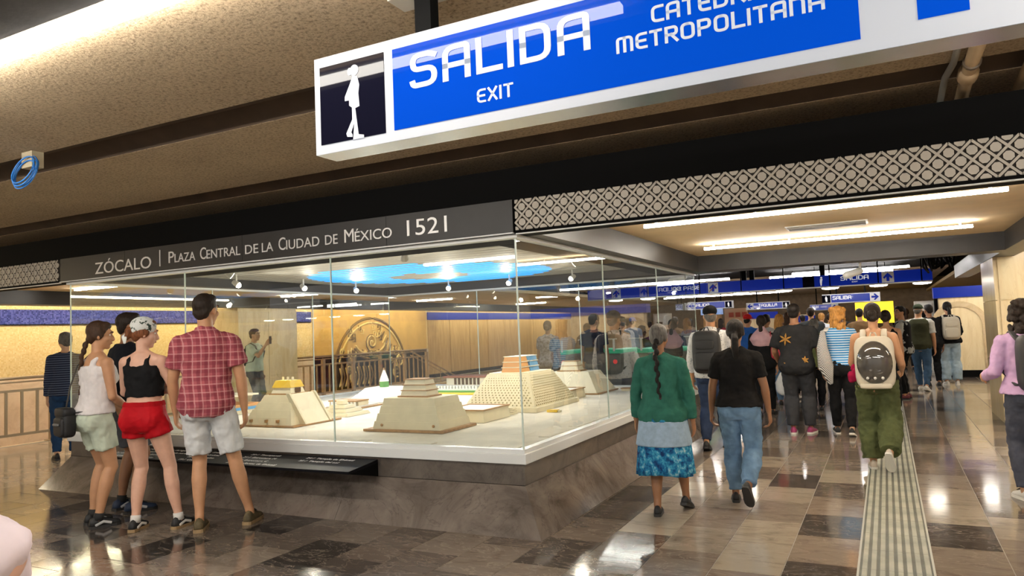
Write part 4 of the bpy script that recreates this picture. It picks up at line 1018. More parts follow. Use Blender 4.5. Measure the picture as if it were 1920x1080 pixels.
# ================================================================== people
def cloth(name, col, var=.12, vs=9, rough=.85, bmp=.25, bs=70): return M(name, col, rough, var=var, vs=vs, bmp=bmp, bs=bs, bd=.003, spec=.08)
def skinm(name, col): return M(name, col, .5, var=.08, vs=14, bmp=.08, bs=160, bd=.001, spec=.4)
SK = {'fair': skinm('skin_fair', (.62, .36, .26)), 'tan': skinm('skin_tan', (.5, .26, .14)), 'brown': skinm('skin_brown', (.3, .145, .075)), 'light': skinm('skin_light', (.55, .32, .2))}
def hairm(name, col): return M(name, col, .55, var=.45, vs=30, bmp=.7, bs=55, bd=.006, stretch=(3, 3, .5), spec=.25)
HR = {'black': hairm('hair_black', (.011, .008, .007)), 'brown': hairm('hair_brown', (.05, .024, .012)), 'dark': hairm('hair_dark_brown', (.02, .012, .008)), 'grey': hairm('hair_grey', (.13, .12, .11)), 'blonde': hairm('hair_blonde', (.42, .2, .05)), 'red': hairm('hair_auburn', (.16, .055, .02))}
mEye = M('eye_white', (.7, .68, .64), .2); mIris = M('iris_dark', (.02, .012, .008), .15); mLip = M('lips', (.4, .14, .11), .45)
mSole = M('sole_white', (.7, .68, .62), .6); mSoleD = M('sole_dark', (.025, .024, .024), .6); mSoleT = M('sole_tan', (.3, .2, .1), .6)
def pattern(name, fn, rough=.85):
    m, nt, b = nmat(name); nt.links.new(fn(nt), b.inputs['Base Color']); b.inputs['Roughness'].default_value = rough; b.inputs['Specular IOR Level'].default_value = .25
    bump(nt, b, noisy(nt, coords(nt, 'Object'), 60, 4), .25, .003); return m
def strp(nt, s, period, width, ph=0.): return mth(nt, 'LESS_THAN', mth(nt, 'FRACT', mth(nt, 'MULTIPLY_ADD', s, 1/period, ph+50)), width)
def plaid(nt):
    x, y, z = sep(nt, coords(nt, 'Object')); base = (.4, .1, .115)
    w = mth(nt, 'ADD', x, mth(nt, 'MULTIPLY', y, .6))
    c = mixc(nt, mth(nt, 'MULTIPLY', strp(nt, w, .062, .42), .6), base, (.2, .03, .05))
    c = mixc(nt, mth(nt, 'MULTIPLY', strp(nt, z, .062, .42), .5), c, (.2, .03, .05))
    c = mixc(nt, mth(nt, 'MULTIPLY', strp(nt, w, .062, .12, .5), .55), c, (.62, .33, .33))
    return mixc(nt, mth(nt, 'MULTIPLY', strp(nt, z, .062, .12, .5), .55), c, (.62, .33, .33))
mPlaid = pattern('red_plaid', plaid)
def floral(nt):
    v = N(nt, 'ShaderNodeTexVoronoi'); v.inputs['Scale'].default_value = 38; nt.links.new(coords(nt, 'Object'), v.inputs['Vector'])
    n = noisy(nt, coords(nt, 'Object'), 24, 4)
    c = ramp(nt, n, [(.35, (.008, .03, .12)), (.47, (.01, .13, .3)), (.58, (.05, .32, .5)), (.7, (.4, .6, .68))])
    return mixc(nt, mth(nt, 'LESS_THAN', v.outputs['Distance'], .25), c, (.02, .2, .42))
mFloral = pattern('blue_floral', floral)
def stripes(c0, c1, per, wd): return lambda nt: mixc(nt, strp(nt, sep(nt, coords(nt, 'Object'))[2], per, wd), c0, c1)
def diag(c0, c1, per):
    def f(nt):
        x, y, z = sep(nt, coords(nt, 'Object')); return mixc(nt, strp(nt, mth(nt, 'ADD', z, mth(nt, 'ADD', x, y)), per, .5), c0, c1)
    return f
def specks(c0, c1, sc, th):
    def f(nt): return ramp(nt, noisy(nt, coords(nt, 'Object'), sc, 3), [(th, c0), (th+.04, c1)])
    return f
mBandana = pattern('bandana_print', specks((.62, .64, .62), (.03, .05, .04), 26, .56))
mWhitePat = pattern('white_specked_shirt', specks((.62, .62, .62), (.3, .32, .34), 45, .58))
mNavyStripe = pattern('navy_striped', stripes((.015, .02, .045), (.1, .13, .2), .03, .3))
mHound = pattern('black_white_weave', diag((.6, .6, .58), (.06, .06, .06), .022))
mBlueStripe = pattern('blue_white_bands', stripes((.04, .22, .5), (.6, .7, .75), .03, .35))

TM = [(.80, .085, .085, 0), (.86, .15, .112, -.012), (.93, .168, .122, -.018), (1.0, .16, .115, -.01), (1.08, .146, .107, 0), (1.17, .15, .11, .004), (1.28, .168, .12, .004), (1.37, .176, .116, -.004), (1.43, .14, .09, -.012), (1.475, .07, .068, -.014)]
TF = [(.80, .085, .085, 0), (.86, .16, .115, -.015), (.93, .18, .126, -.022), (1.0, .163, .112, -.012), (1.08, .135, .098, 0), (1.17, .136, .102, .004), (1.27, .15, .118, .008), (1.36, .152, .105, -.004), (1.425, .12, .08, -.012), (1.475, .062, .06, -.014)]
def lerp(a, b, t): return a+(b-a)*t
class Person: pass
def person(label, loc, rz, h=1.7, sex='m', fat=1.0, skin='tan', hair=('short', 'black'), top=('tee', None), bottom=('pants', None), shoes=(None, None),
           legs=((-.1, 0, 0, 0), (.1, 0, 0, 0)), arms=None, lean=(0, 0), head=(0, 0), det=1, group=None, extras=(), curl=.5, face=False, socks=None, cat='person'):
    s = h/1.75; P = Person(); P.s = s; P.loc = Vector(loc); P.rz = rz; P.label = label
    root = thing('person', label, cat, loc, rz, group); P.root = root
    vox = {2: .0085, 1: .0125, 0: .02}[det]*s; cv = {2: .0095, 1: .0135, 0: .02}[det]*s
    T = TM if sex == 'm' else TF
    def tor(z):
        for k in range(len(T)-1):
            if z <= T[k+1][0]:
                t = max(0, (z-T[k][0])/(T[k+1][0]-T[k][0])); r = [lerp(T[k][q], T[k+1][q], t) for q in (1, 2, 3)]; break
        else: r = list(T[-1][1:])
        f = 1+(fat-1)*max(0, min(1, (1.46-z)/.25)); return r[0]*f, r[1]*(1+(f-1)*1.35), r[2]+(f-1)*.03
    def sh(z): t = max(0, min(1.15, (z-.95)/.48)); return lean[0]*t, lean[1]*t
    def ringT(z, off, fl_=0, n=22):
        a, b, yo = tor(z); dx, dy = sh(z); R_ = []
        for i in range(n):
            an = 2*PI*i/n; w = fl_*math.sin(an*5+1.3)
            R_.append(((a+off+w)*math.copysign(abs(math.cos(an))**.88, math.cos(an))+dx, (b+off+w)*math.copysign(abs(math.sin(an))**.92, math.sin(an))+yo+dy, z))
        return R_
    def torso(mb, z0, z1, off, nst=11, flare=0, fl_=0):
        mb.loft([ringT(lerp(z0, z1, k/(nst-1)), off+flare*(1-k/(nst-1))**2, fl_*(1-k/(nst-1))) for k in range(nst)])
    # --- joints
    sw = (.19 if sex == 'm' else .165)*(1+(fat-1)*.6)
    dx, dy = sh(1.41); SHD = [Vector((sd*sw+dx, -.006+dy, 1.388)) for sd in (-1, 1)]
    if arms is None: arms = (((.13, .02, -1), (.03, .16, -1)),)*2
    EL, WR, FD = [], [], []
    for k, sd in enumerate((-1, 1)):
        u = Vector(arms[k][0]); f = Vector(arms[k][1]); u.x *= sd; f.x *= sd; u.normalize(); f.normalize()
        e = SHD[k]+u*.285; EL.append(e); WR.append(e+f*.25); FD.append(f)
    HP, KN, AN = [], [], []
    pz = .92-max(0, max(0, 0))
    for k, sd in enumerate((-1, 1)):
        L = legs[k]; hp = Vector((sd*.09*(1+(fat-1)*.5), -.005, .92)); an = Vector((L[0], L[1], .085+L[2]))
        v = an-hp; d = min(v.length, .858); an = hp+v.normalized()*d if v.length > .858 and L[2] > 0.01 else an
        v = an-hp; d = v.length; a1, a2 = .435, .425
        if d >= a1+a2: kn = hp+v*.506
        else:
            c = (a1*a1-a2*a2+d*d)/(2*d); hh = math.sqrt(max(0, a1*a1-c*c)); fw = Vector((sd*.08, 1, 0)); fw = (fw-v.normalized()*fw.dot(v.normalized())).normalized()
            kn = hp+v.normalized()*c+fw*hh
        HP.append(hp); KN.append(kn); AN.append(an)
    P.SHD, P.EL, P.WR, P.AN, P.sh = SHD, EL, WR, AN, sh
    dx, dy = sh(1.6); hc = Vector((dx, dy+.012, 1.635)); Hm = Matrix.Rotation(head[0], 3, 'Z') @ Matrix.Rotation(head[1], 3, 'X')
    P.hc, P.Hm = hc, Hm
    H = lambda p: hc+Hm @ Vector(p)
    lk = 1+(fat-1)*.7
    fm = 1.0 if sex == 'm' else 1.03
    def leg(mb, k, off, upto, top_=0.0, wide=0, n=14):
        """upto 0..2 : hip->knee->ankle"""
        a, b, c = HP[k], KN[k], AN[k]; pts = []; rr = []
        for t, r in ((0, .088), (.25, .084), (.55, .07), (.85, .056), (1, .053), (1.12, .052), (1.32, .056), (1.6, .045), (1.85, .034), (2.0, .033)):
            if t > upto+.001: break
            p = a.lerp(b, t) if t <= 1 else b.lerp(c, t-1)
            if 1.05 < t < 1.7: p = p+Vector((0, -.012, 0))
            pts.append(p); rr.append(r*(lk if t < 1 else (1+lk)/2)*fm+off+wide*min(1, t/1.2))
        if upto not in (0, 2) and pts:
            t = upto; p = a.lerp(b, t) if t <= 1 else b.lerp(c, t-1)
            if (p-pts[-1]).length > .015: pts.append(p); rr.append(rr[-1]*.985+wide*.1)
        mb.path(pts, rr, n, side=(1, 0, 0), round_ends=False)
    def arm(mb, k, off, upto, loose=0, n=12):
        a, b, c = SHD[k], EL[k], WR[k]; pts = []; rr = []
        for t, r in ((0, .058), (.3, .052), (.7, .045), (1, .041), (1.25, .042), (1.6, .035), (2, .026)):
            if t > upto+.001: break
            pts.append(a.lerp(b, t) if t <= 1 else b.lerp(c, t-1)); rr.append(r*(1+(fat-1)*.6)*(1 if sex == 'm' else .92)+off+loose*min(1, t))
        if upto < 2 and upto not in (0, .3, .7, 1, 1.25, 1.6):
            t = upto; pts.append(a.lerp(b, t) if t <= 1 else b.lerp(c, t-1)); rr.append(rr[-1]+loose*.3)
        mb.path(pts, rr, n, side=(0, 1, 0), round_ends=False); return pts[-1]
    def trap(mb, k, off):
        sd = (-1, 1)[k]; dx, dy = sh(1.45)
        mb.path([Vector((sd*.04+dx, -.016+dy, 1.462)), Vector((sd*.09+dx, -.014+dy, 1.425)), SHD[k]+Vector((-sd*.012, 0, .008))], [.034+off*.6, .042+off, .046+off], 10, side=(0, 1, 0))
    # --- body
    B = MB(); torso(B, .80, 1.475, 0, 16)
    for k, sd in enumerate((-1, 1)):
        B.ell(SHD[k], (.055, .055, .056), 12, 8); trap(B, k, 0); arm(B, k, 0, 2); B.ell(EL[k], (.04, .04, .04), 10, 6)
        leg(B, k, 0, 2); B.ell(KN[k], (.052, .054, .055), 10, 6)
        B.ell((sd*.078*fm, -.062*fm, .9), (.088*lk, .078*lk, .095), 12, 8)
        if sex == 'f': dx, dy = sh(1.27); B.ell((sd*.068+dx, .085+dy, 1.265), (.062, .055, .062), 12, 8)
        # hand
        d = FD[k]; nrm = Vector((-sd, .15, 0)); nrm = nrm-d*nrm.dot(d)
        if nrm.length < .2: nrm = Vector((0, 0, -1))-d*(-d.z)
        nrm.normalize(); w = d.cross(nrm)*(-sd); w = w if w.y > -.2 or abs(d.z) < .6 else -w
        wr = WR[k]
        B.path([wr, wr+d*.03, wr+d*.075, wr+d*.095], [(.026, .022), (.036, .018), (.043, .0175), (.038, .014)], 10, side=w, round_ends=True)
        if det:
            for q in range(4):
                ln = (.036, .043, .046, .04)[q]; o0 = wr+d*.09+w*(-.031+.0205*q); c1, c2 = curl*.7, curl*1.5
                d1 = (d*math.cos(c1)+nrm*math.sin(c1)); d2 = (d*math.cos(c2)+nrm*math.sin(c2)); d3 = (d*math.cos(c2*1.35)+nrm*math.sin(c2*1.35))
                p1 = o0+d1*ln; p2 = p1+d2*ln*.72; p3 = p2+d3*ln*.5
                B.path([o0-d*.02, o0, p1, p2, p3], [.0105, .0105, .0095, .009, .0075], 7, side=w)
            th = (d*.7+w*.62+nrm*.35).normalized(); o0 = wr+d*.025+w*.03
            B.path([o0, o0+th*.04, o0+th*.04+(d*.9+nrm*.4).normalized()*.033], [.014, .0115, .009], 7, side=w)
        else: B.path([wr+d*.085, wr+d*.13+nrm*.015, wr+d*.16+nrm*.04], [(.038, .014), (.034, .013), (.026, .011)], 8, side=w)
        # foot core
        pt = legs[k][3]; fd = Vector((sd*.14*math.cos(pt), math.cos(pt), -math.sin(pt))).normalized()
        B.path([AN[k]+Vector((0, 0, .02)), AN[k]-Vector((0, 0, .03))+fd*.0], [.032, .034], 10); B.path([AN[k]-Vector((0, 0, .045)), AN[k]-Vector((0, 0, .055))+fd*.13], [(.033, .026), (.036, .018)], 10)
    nb = Vector((sh(1.46)[0], sh(1.46)[1]-.012, 1.45))
    B.path([nb, nb.lerp(H((0, -.02, -.06)), .5), H((0, -.018, -.05))], [.062 if sex == 'm' else .053, .055 if sex == 'm' else .047, .056 if sex == 'm' else .049], 14)
    B.ell(H((0, -.012, .028)), (.074, .094, .092), 16, 11, Hm); B.ell(H((0, .022, -.038)), (.06, .07, .082), 14, 10, Hm)
    B.ell(H((0, .06, -.1)), (.027, .026, .022), 10, 6, Hm)
    B.path([H((0, .084, .012)), H((0, .098, -.012)), H((0, .106, -.034))], [.0095, .012, .0155], 8); B.ell(H((0, .083, .03)), (.05, .016, .014), 10, 6, Hm)
    B.ell(H((0, .084, -.066)), (.025, .012, .011), 10, 6, Hm)
    for sd in (-1, 1): B.ell(H((sd*.075, -.005, -.012)), (.011, .021, .031), 10, 6, Hm); B.ell(H((sd*.042, .055, -.03)), (.024, .03, .025), 10, 6, Hm)
    S_ = lambda mb: mb.xf(lambda p: p*s)
    body = S_(B).build('body', SK[skin], root, local=True); remesh(body, vox, 3)
    if face:
        for sd in (-1, 1):
            e = S_(MB().ell(H((sd*.031, .079, .006)), (.0105, .0085, .0068), 10, 8, Hm)).build('eye', mEye, root, local=True, smooth=True)
            S_(MB().ell(H((sd*.031, .0855, .006)), (.0052, .003, .0058), 10, 6, Hm)).build('iris', mIris, e, local=True, smooth=True)
            S_(MB().path([H((sd*.014, .095, .028)), H((sd*.032, .094, .033)), H((sd*.05, .083, .028))], [.0045, .0055, .003], 6)).build('eyebrow', HR[hair[1]], root, local=True)
        S_(MB().ell(H((0, .0935, -.066)), (.021, .006, .0075), 10, 6, Hm)).build('lips', mLip, root, local=True, smooth=True)
    # --- hair
    st, hcol = hair[0], hair[1]; hm = HR.get(hcol)
    if st != 'none':
        Q = MB()
        long_ = st in ('long', 'ponytail', 'braid', 'bun', 'curly')
        if st == 'under': Q.ell(H((0, -.03, .0)), (.079, .07, .06), 16, 9, Hm)
        else: Q.ell(H((0, -.022, .04)), (.084, .097, .092 if long_ else .088), 18, 12, Hm)
        Q.ell(H((0, -.058, -.012)), (.071, .048, .07), 14, 9, Hm)
        if st != 'under': Q.ell(H((0, .03, .085)), (.062, .055, .038), 12, 8, Hm)
        if long_:
            for sd in (-1, 1): Q.ell(H((sd*.066, -.015, .005)), (.022, .05, .05), 10, 7, Hm)
        bk = H((0, -.1, -.01)); dn = Vector((0, -.02, -1)); bx = Hm @ Vector((0, -1, 0))
        if st == 'ponytail':
            Q.ell(bk, (.03, .03, .03), 10, 7); Q.path([bk, bk+bx*.035+dn*.05, bk+bx*.035+dn*.13, bk+bx*.02+dn*.22, bk+bx*.01+dn*.29], [.026, .034, .036, .028, .012], 12)
        if st == 'bun': Q.ell(H((0, -.12, .0)), (.045, .035, .042), 12, 8, Hm); Q.ell(H((.012, -.13, -.045)), (.034, .026, .03), 10, 7, Hm)
        if st == 'long':
            Q.path([H((0, -.075, .02)), H((0, -.085, -.06)), H((0, -.085, -.13))+Vector((0, 0, 0)), H((0, -.09, -.2))], [(.075, .04), (.08, .045), (.085, .045), (.07, .03)], 14, side=Hm @ Vector((1, 0, 0)))
        if st == 'curly':
            rn = random.Random(len(label))
            for q in range(80):
                a = rn.random()*2*PI; z = -.2+rn.random()*.3; rr = .075+rn.random()*.022
                y = -abs(math.sin(a))*rr-.02; Q.ell(H((math.cos(a)*rr, y, z)), (.021+.008*rn.random(), .021, .026), 8, 5)
        o = S_(Q).build('hair', hm, root, local=True); remesh(o, vox*.9, 2, .008*s if st != 'curly' else .014, .03)
        if st == 'braid':
            n = hair[2] if len(hair) > 2 else 9; side = hair[3] if len(hair) > 3 else (0, 0)
            Q = MB(); p = H((0, -.09, -.04))
            for q in range(n):
                t = q/(n-1); r = lerp(.03, .014, t); c = p+Vector((side[0]*t+.008*(-1)**q, -.055*math.sin(min(1, t*2.2)*PI/2)+side[1]*t, -.05*q*1.0))
                Q.ell(c, (r, r*.85, .034), 9, 6)
            o = S_(Q).build('braid', HR[hair[4]] if len(hair) > 4 else hm, root, local=True); remesh(o, vox*.8, 1)
            S_(MB().ell(c+Vector((0, 0, -.02)), (.014, .014, .01), 8, 5)).build('hair_tie', M('hair_tie', (.05, .02, .03), .7), root, local=True)
    # --- top
    kind, mt = top[0], top[1]; opt = top[2] if len(top) > 2 else {}
    if kind:
        G = MB(); hem = opt.get('hem', .86); lo = opt.get('loose', 0); off = .014+lo*.4; hi = opt.get('hi', 1.472)
        torso(G, hem, hi, off, 16, lo, opt.get('flute', 0))
        if sex == 'f':
            for sd in (-1, 1): dx, dy = sh(1.27); G.ell((sd*.066+dx, .088+dy, 1.262), (.066, .06, .064), 12, 8)
        sl = opt.get('sleeve', .62)
        for k in (0, 1):
            if sl > 0: G.ell(SHD[k], (.062, .064, .063), 12, 8); trap(G, k, .008); arm(G, k, .011, sl, opt.get('cuff', .012 if sl < 1 else .006))
        if kind in ('tank', 'crop'):
            for sd in (-1, 1):
                wd = .032 if kind == 'tank' else .02; dx, dy = sh(1.42); xo = .08
                G.path([(sd*(xo+.01)+dx*.9, -.105+dy*.9, 1.31), (sd*xo+dx, -.075+dy, 1.41), (sd*xo+dx, -.008+dy, 1.452), (sd*xo+dx, .06+dy, 1.41), (sd*(xo+.01)+dx*.9, .1+dy*.9, 1.31)], [(wd, .02)]*5, 10, side=(1, 0, 0))
        if opt.get('collar'): G.path([nb+Vector((0, -.005, .01)), nb+Vector((0, .0, .05))], [.074, .07], 16, round_ends=False)
        o = S_(G).build('cardigan' if kind == 'cardigan' else kind+'_top' if kind in ('tank', 'crop') else 'shirt' if kind in ('tee', 'shirt') else kind, mt, root, local=True)
        remesh(o, cv, opt.get('smooth', 4), opt.get('fold', .026)*s, .075*s)
        if opt.get('under'):
            G = MB(); G.loft([[(x*1.0, y, z) for x, y, _ in ringT(max(z, .9), .028+.16*(.9-z))] for z in (opt['under'][1], .7, .76, .82, .88)]); o = S_(G).build('undershirt', opt['under'][0], root, local=True); remesh(o, cv, 4, .01*s, .1)
        if opt.get('vest'):
            G = MB(); torso(G, hem, 1.46, .03, 14, .01)
            for sd in (-1, 1): dx, dy = sh(1.4); G.ell((sd*.12+dx, dy, 1.4), (.06, .085, .06), 12, 8)
            o = S_(G).build('vest', opt['vest'], root, local=True); remesh(o, cv, 4, .012*s, .1)
    # --- bottom
    kind, mt = bottom[0], bottom[1]; opt = bottom[2] if len(bottom) > 2 else {}
    if kind in ('pants', 'shorts'):
        G = MB(); wst = opt.get('waist', 1.02); torso(G, .8, wst, .012, 8)
        up = opt.get('len', 1.94 if kind == 'pants' else .78); wd = opt.get('wide', .006)
        for k, sd in enumerate((-1, 1)): leg(G, k, .013, up, wide=wd); G.ell((sd*.078*fm, -.062*fm, .9), (.1*lk, .089*lk, .104), 12, 8)
        o = S_(G).build('trousers' if kind == 'pants' else 'shorts', mt, root, local=True); remesh(o, cv, 3, opt.get('fold', .026)*s, .07*s)
        if kind == 'shorts' and opt.get('band'): 
            G = MB(); torso(G, wst-.035, wst, .017, 4); o = S_(G).build('waistband', opt['band'], root, local=True)
    elif kind == 'skirt':
        z0, z1 = opt.get('hem', .5), 1.0; R_ = []; n = 64
        for k in range(9):
            t = k/8; z = lerp(z1, z0, t); a, b, yo = tor(max(z, .9)); w = .016+t*.055
            R_.append([((a+w+.012*t*math.sin(i*2*PI/n*17))*math.cos(2*PI*i/n), (b+w+.012*t*math.sin(i*2*PI/n*17))*math.sin(2*PI*i/n)+yo, z+.012*t*math.sin(i*2*PI/n*3)) for i in range(n)])
        S_(MB().loft(R_)).build('skirt', mt, root, local=True, smooth=True)
    # --- shoes
    if shoes[0]:
        for k, sd in enumerate((-1, 1)):
            pt = legs[k][3]; an = AN[k]; rot = Matrix.Rotation(-sd*.14, 3, 'Z') @ Matrix.Rotation(-pt, 3, 'X'); wk = 1.0 if sex == 'm' else .9
            def ringS(y, hw, z0, z1, n=12):
                R_ = []
                for i in range(n):
                    a = 2*PI*i/n; cz = math.sin(a); R_.append(an+rot @ Vector((hw*math.cos(a)*(1 if cz > 0 else 1.0), y, (z0+(z1-z0)*max(0, cz)**.8 if cz > 0 else z0)-.085)))
                return R_
            up = MB().loft([ringS(y*wk, hw*wk, .018, z) for y, hw, z in ((-.075, .018, .06), (-.068, .031, .085), (-.03, .038, .1), (.02, .041, .098), (.07, .045, .078), (.12, .049, .062), (.16, .045, .052), (.185, .032, .044), (.196, .014, .032))])
            o = S_(up).build('shoe', shoes[0], root, local=True, smooth=True)
            so = MB().loft([[an+rot @ Vector((hw*wk*q, y*wk, z-.085)) for q, z in ((-1, 0), (1, 0), (1, .024), (-1, .024))] for y, hw in ((-.082, .018), (-.074, .034), (-.03, .042), (.03, .044), (.1, .052), (.15, .05), (.185, .036), (.202, .014))])
            S_(so).build('sole', shoes[1] or mSole, o, local=True)
            if det == 2 and len(shoes) > 2 and shoes[2]:
                for sx in (-1, 1): S_(MB().path([an+rot @ Vector((sx*.04*wk, -.03, .03-.085)), an+rot @ Vector((sx*.046*wk, .03, .055-.085)), an+rot @ Vector((sx*.05*wk, .09, .035-.085))], [(.004, .012)]*3, 6)).build('side_stripe', shoes[2], o, local=True)
            if det: S_(MB().path([an+rot @ Vector((0, .05, .095-.085)), an+rot @ Vector((0, .11, .068-.085))], [(.018, .004), (.016, .004)], 6)).build('laces', shoes[3] if len(shoes) > 3 else M('lace_black', (.02, .02, .02), .8), o, local=True)
            if socks: S_(MB().path([an+Vector((0, 0, -.02)), an+(KN[k]-an).normalized()*.04], [.041, .04], 12, round_ends=False)).build('sock', socks, root, local=True, smooth=True)
    return P
def worn(P, name, label, cat, group=None):
    t = thing(name, label, cat, tuple(P.loc), P.rz, group); return t
def lput(P, mb, name, mat, parent, vox=0, sm=4, smooth=True, disp=0, bev=0):
    o = mb.xf(lambda p: p*P.s).build(name, mat, parent, local=True, smooth=smooth, bev=bev)
    if vox: remesh(o, vox, sm, disp, .1)
    return o
def rbox(mb, c, hx, hy, hz, n=4):
    """rounded box from a superellipsoid"""
    R_ = []; m = 12; k_ = 20; e = .42
    f = lambda v: math.copysign(abs(v)**e, v)
    for j in range(m+1):
        a = -PI/2+PI*min(max(j, .1), m-.1)/m
        R_.append([(c[0]+hx*f(math.cos(a))*f(math.cos(2*PI*i/k_)), c[1]+hy*f(math.cos(a))*f(math.sin(2*PI*i/k_)), c[2]+hz*f(math.sin(a))) for i in range(k_)])
    return mb.loft(R_)
def backpack(P, label, mt, mt2=None, w=.15, h=.23, d=.085, yb=-.215, zc=1.2, straps=None, group='backpacks', pocket=True):
    t = worn(P, 'backpack', label, 'backpack', group); mt2 = mt2 or mt
    dx, dy = P.sh(zc)
    lput(P, rbox(MB(), (dx, yb+dy, zc), w, d, h), 'bag', mt, t)
    if pocket:
        lput(P, rbox(MB(), (dx, yb+dy-d*.95, zc-h*.4), w*.78, d*.35, h*.42), 'front_pocket', mt2, t)
        lput(P, rbox(MB(), (dx, yb+dy-d*.92, zc+h*.35), w*.7, d*.22, h*.22), 'upper_pocket', mt2, t)
        lput(P, MB().path([(dx-w*.5, yb+dy-d*1.2, zc-h*.1), (dx+w*.5, yb+dy-d*1.2, zc-h*.1)], [.006, .006], 6), 'zip', M('zip_grey', (.25, .25, .25), .4, .6), t)
    lput(P, MB().path([(dx-.03, yb+dy+.03, zc+h), (dx-.02, yb+dy+.02, zc+h+.035), (dx+.02, yb+dy+.02, zc+h+.035), (dx+.03, yb+dy+.03, zc+h)], [.008]*4, 6), 'grab_loop', mt2, t)
    for k, sd in enumerate((-1, 1)):
        x = sd*.1; dx2, dy2 = P.sh(1.43)
        lput(P, MB().path([(x+dx, yb+d*.6+dy, zc+h*.75), (x+dx2, -.12+dy2, 1.42), (x+dx2, -.02+dy2, 1.475), (x+dx2, .09+dy2, 1.42), (sd*.13+dx2, .135+dy2, 1.3), (sd*.165+dx, .06+dy, 1.12), (sd*.14+dx, yb+d*.7+dy, zc-h*.75)], [(.03, .008)]*7, 8, side=(1, 0, 0)), 'strap', straps or mt2, t)
    return t
mDenim = cloth('light_denim', (.16, .27, .42), .3, 7); mDenimD = cloth('dark_denim', (.03, .045, .09), .25, 7); mDenimP = cloth('pale_denim', (.38, .5, .6), .2, 7)
mBlk = cloth('black_cotton', (.012, .012, .013)); mBlkN = M('black_nylon', (.012, .012, .014), .55, bmp=.3, bs=40); mShoeK = M('shoe_black', (.014, .014, .015), .6, var=.2)
mShoeW = M('shoe_white', (.68, .66, .62), .6); mGreyC = cloth('grey_cotton', (.1, .105, .12))
STAND = ((-.1, 0, 0, 0), (.1, 0, 0, 0)); STEP_R = ((-.085, .06, 0, 0), (.085, -.3, .14, .95)); STEP_L = ((-.085, -.3, .14, .95), (.085, .06, 0, 0))
WALK = ((-.085, -.12, .02, .25), (.085, .22, 0, -.1)); WALKL = ((-.085, .2, 0, -.1), (.085, -.14, .02, .3))
R_ = math.radians

# ---- visitors in front of the case
P = person('person in mint shorts and white sleeveless top with a long braid and black shoulder bag', (-5.95, 3.9, 0), R_(-8), 1.69, 'f', 1.0, 'tan', ('braid', 'brown', 10, (-.03, .0)), ('tank', cloth('white_ribbed', (.7, .66, .66)), {'hem': .96, 'sleeve': 0, 'loose': .012, 'hi': 1.37}),
    ('shorts', cloth('mint_shorts', (.5, .56, .45)), {'len': .62, 'wide': .022, 'waist': 1.04}), (mShoeK, mSoleD, M('stripe_grey', (.5, .5, .5), .5)), ((-.1, .02, 0, 0), (.1, -.03, 0, 0)), (((.12, .15, -1), (-.15, .8, -.55)), ((.12, .1, -1), (-.35, .75, -.55))), (0, .03), (R_(-32), R_(-4)), 2, 'visitors at the case', face=True, socks=M('sock_black', (.015, .015, .015), .8))
t = worn(P, 'shoulder_bag', 'small black nylon shoulder bag at the hip of the braided visitor', 'bag')
bx_c = (-.09, -.2, .9)
lput(P, rbox(MB(), bx_c, .095, .055, .125), 'bag', mBlkN, t); lput(P, rbox(MB(), (bx_c[0], bx_c[1]-.05, .87), .08, .022, .08), 'front_pocket', mBlkN, t); lput(P, rbox(MB(), (bx_c[0], bx_c[1]-.01, .99), .098, .05, .04), 'flap', mBlkN, t)
lput(P, MB().path([(-.09, -.2, 1.0), (-.12, -.15, 1.2), (-.12, -.09, 1.38), (-.1, .0, 1.47), (.02, .13, 1.3), (.12, .1, 1.12), (.12, -.1, 1.0), (-.02, -.2, .98)], [(.016, .003)]*8, 6, side=(1, 0, 0)), 'strap', mBlkN, t)
lput(P, MB().path([(bx_c[0]-.04, bx_c[1]-.078, .89), (bx_c[0]+.04, bx_c[1]-.078, .89)], [.012, .012], 6), 'badge', M('badge_grey', (.15, .15, .15), .5), t)
P = person('person in red shorts and black crop top with a printed bandana, arms crossed', (-5.42, 3.97, 0), R_(18), 1.69, 'f', 1.04, 'fair', ('bun', 'red'), ('crop', cloth('black_rib_top', (.012, .012, .013)), {'hem': 1.1, 'sleeve': 0, 'hi': 1.36}),
    ('shorts', cloth('red_satin_shorts', (.42, .008, .014), .15, 6, .55), {'len': .34, 'wide': .05, 'waist': 1.06, 'fold': .02, 'band': cloth('red_band', (.36, .008, .012))}), (mShoeK, mSoleT, mShoeW, mShoeW), ((-.06, -.05, 0, 0), (.27, .05, 0, 0)), (((.3, .35, -.9), (-.9, .45, .1)), ((.28, .25, -.95), (-.85, .55, .12))), (0, .0), (R_(-52), R_(-8)), 2, 'visitors at the case', face=True, socks=M('sock_white', (.65, .63, .6), .8))
t = worn(P, 'bandana', 'black and white printed bandana tied over auburn hair', 'bandana')
H = lambda p: P.hc+P.Hm @ Vector(p)
lput(P, MB().ell(H((0, -.02, .052)), (.092, .106, .09), 18, 12, P.Hm).ell(H((0, -.07, .03)), (.07, .05, .06), 14, 8, P.Hm), 'cloth', mBandana, t, .008, 3, disp=.01)
lput(P, MB().ell(H((0, -.125, -.01)), (.026, .022, .022), 10, 7), 'knot', mBandana, t)
for sx in (-1, 1): lput(P, MB().path([H((0, -.125, -.01)), H((sx*.03, -.15, -.05)), H((sx*.035, -.14, -.1))], [(.012, .006), (.026, .005), (.012, .004)], 8), 'tail', mBandana, t)
lput(P, MB().path([(-.09, -.11, 1.26), (-.06, -.1, 1.4), (-.05, .0, 1.465), (.0, .12, 1.3)], [(.008, .003)]*4, 6, side=(1, 0, 0)), 'strap', mBlk, t) if False else None
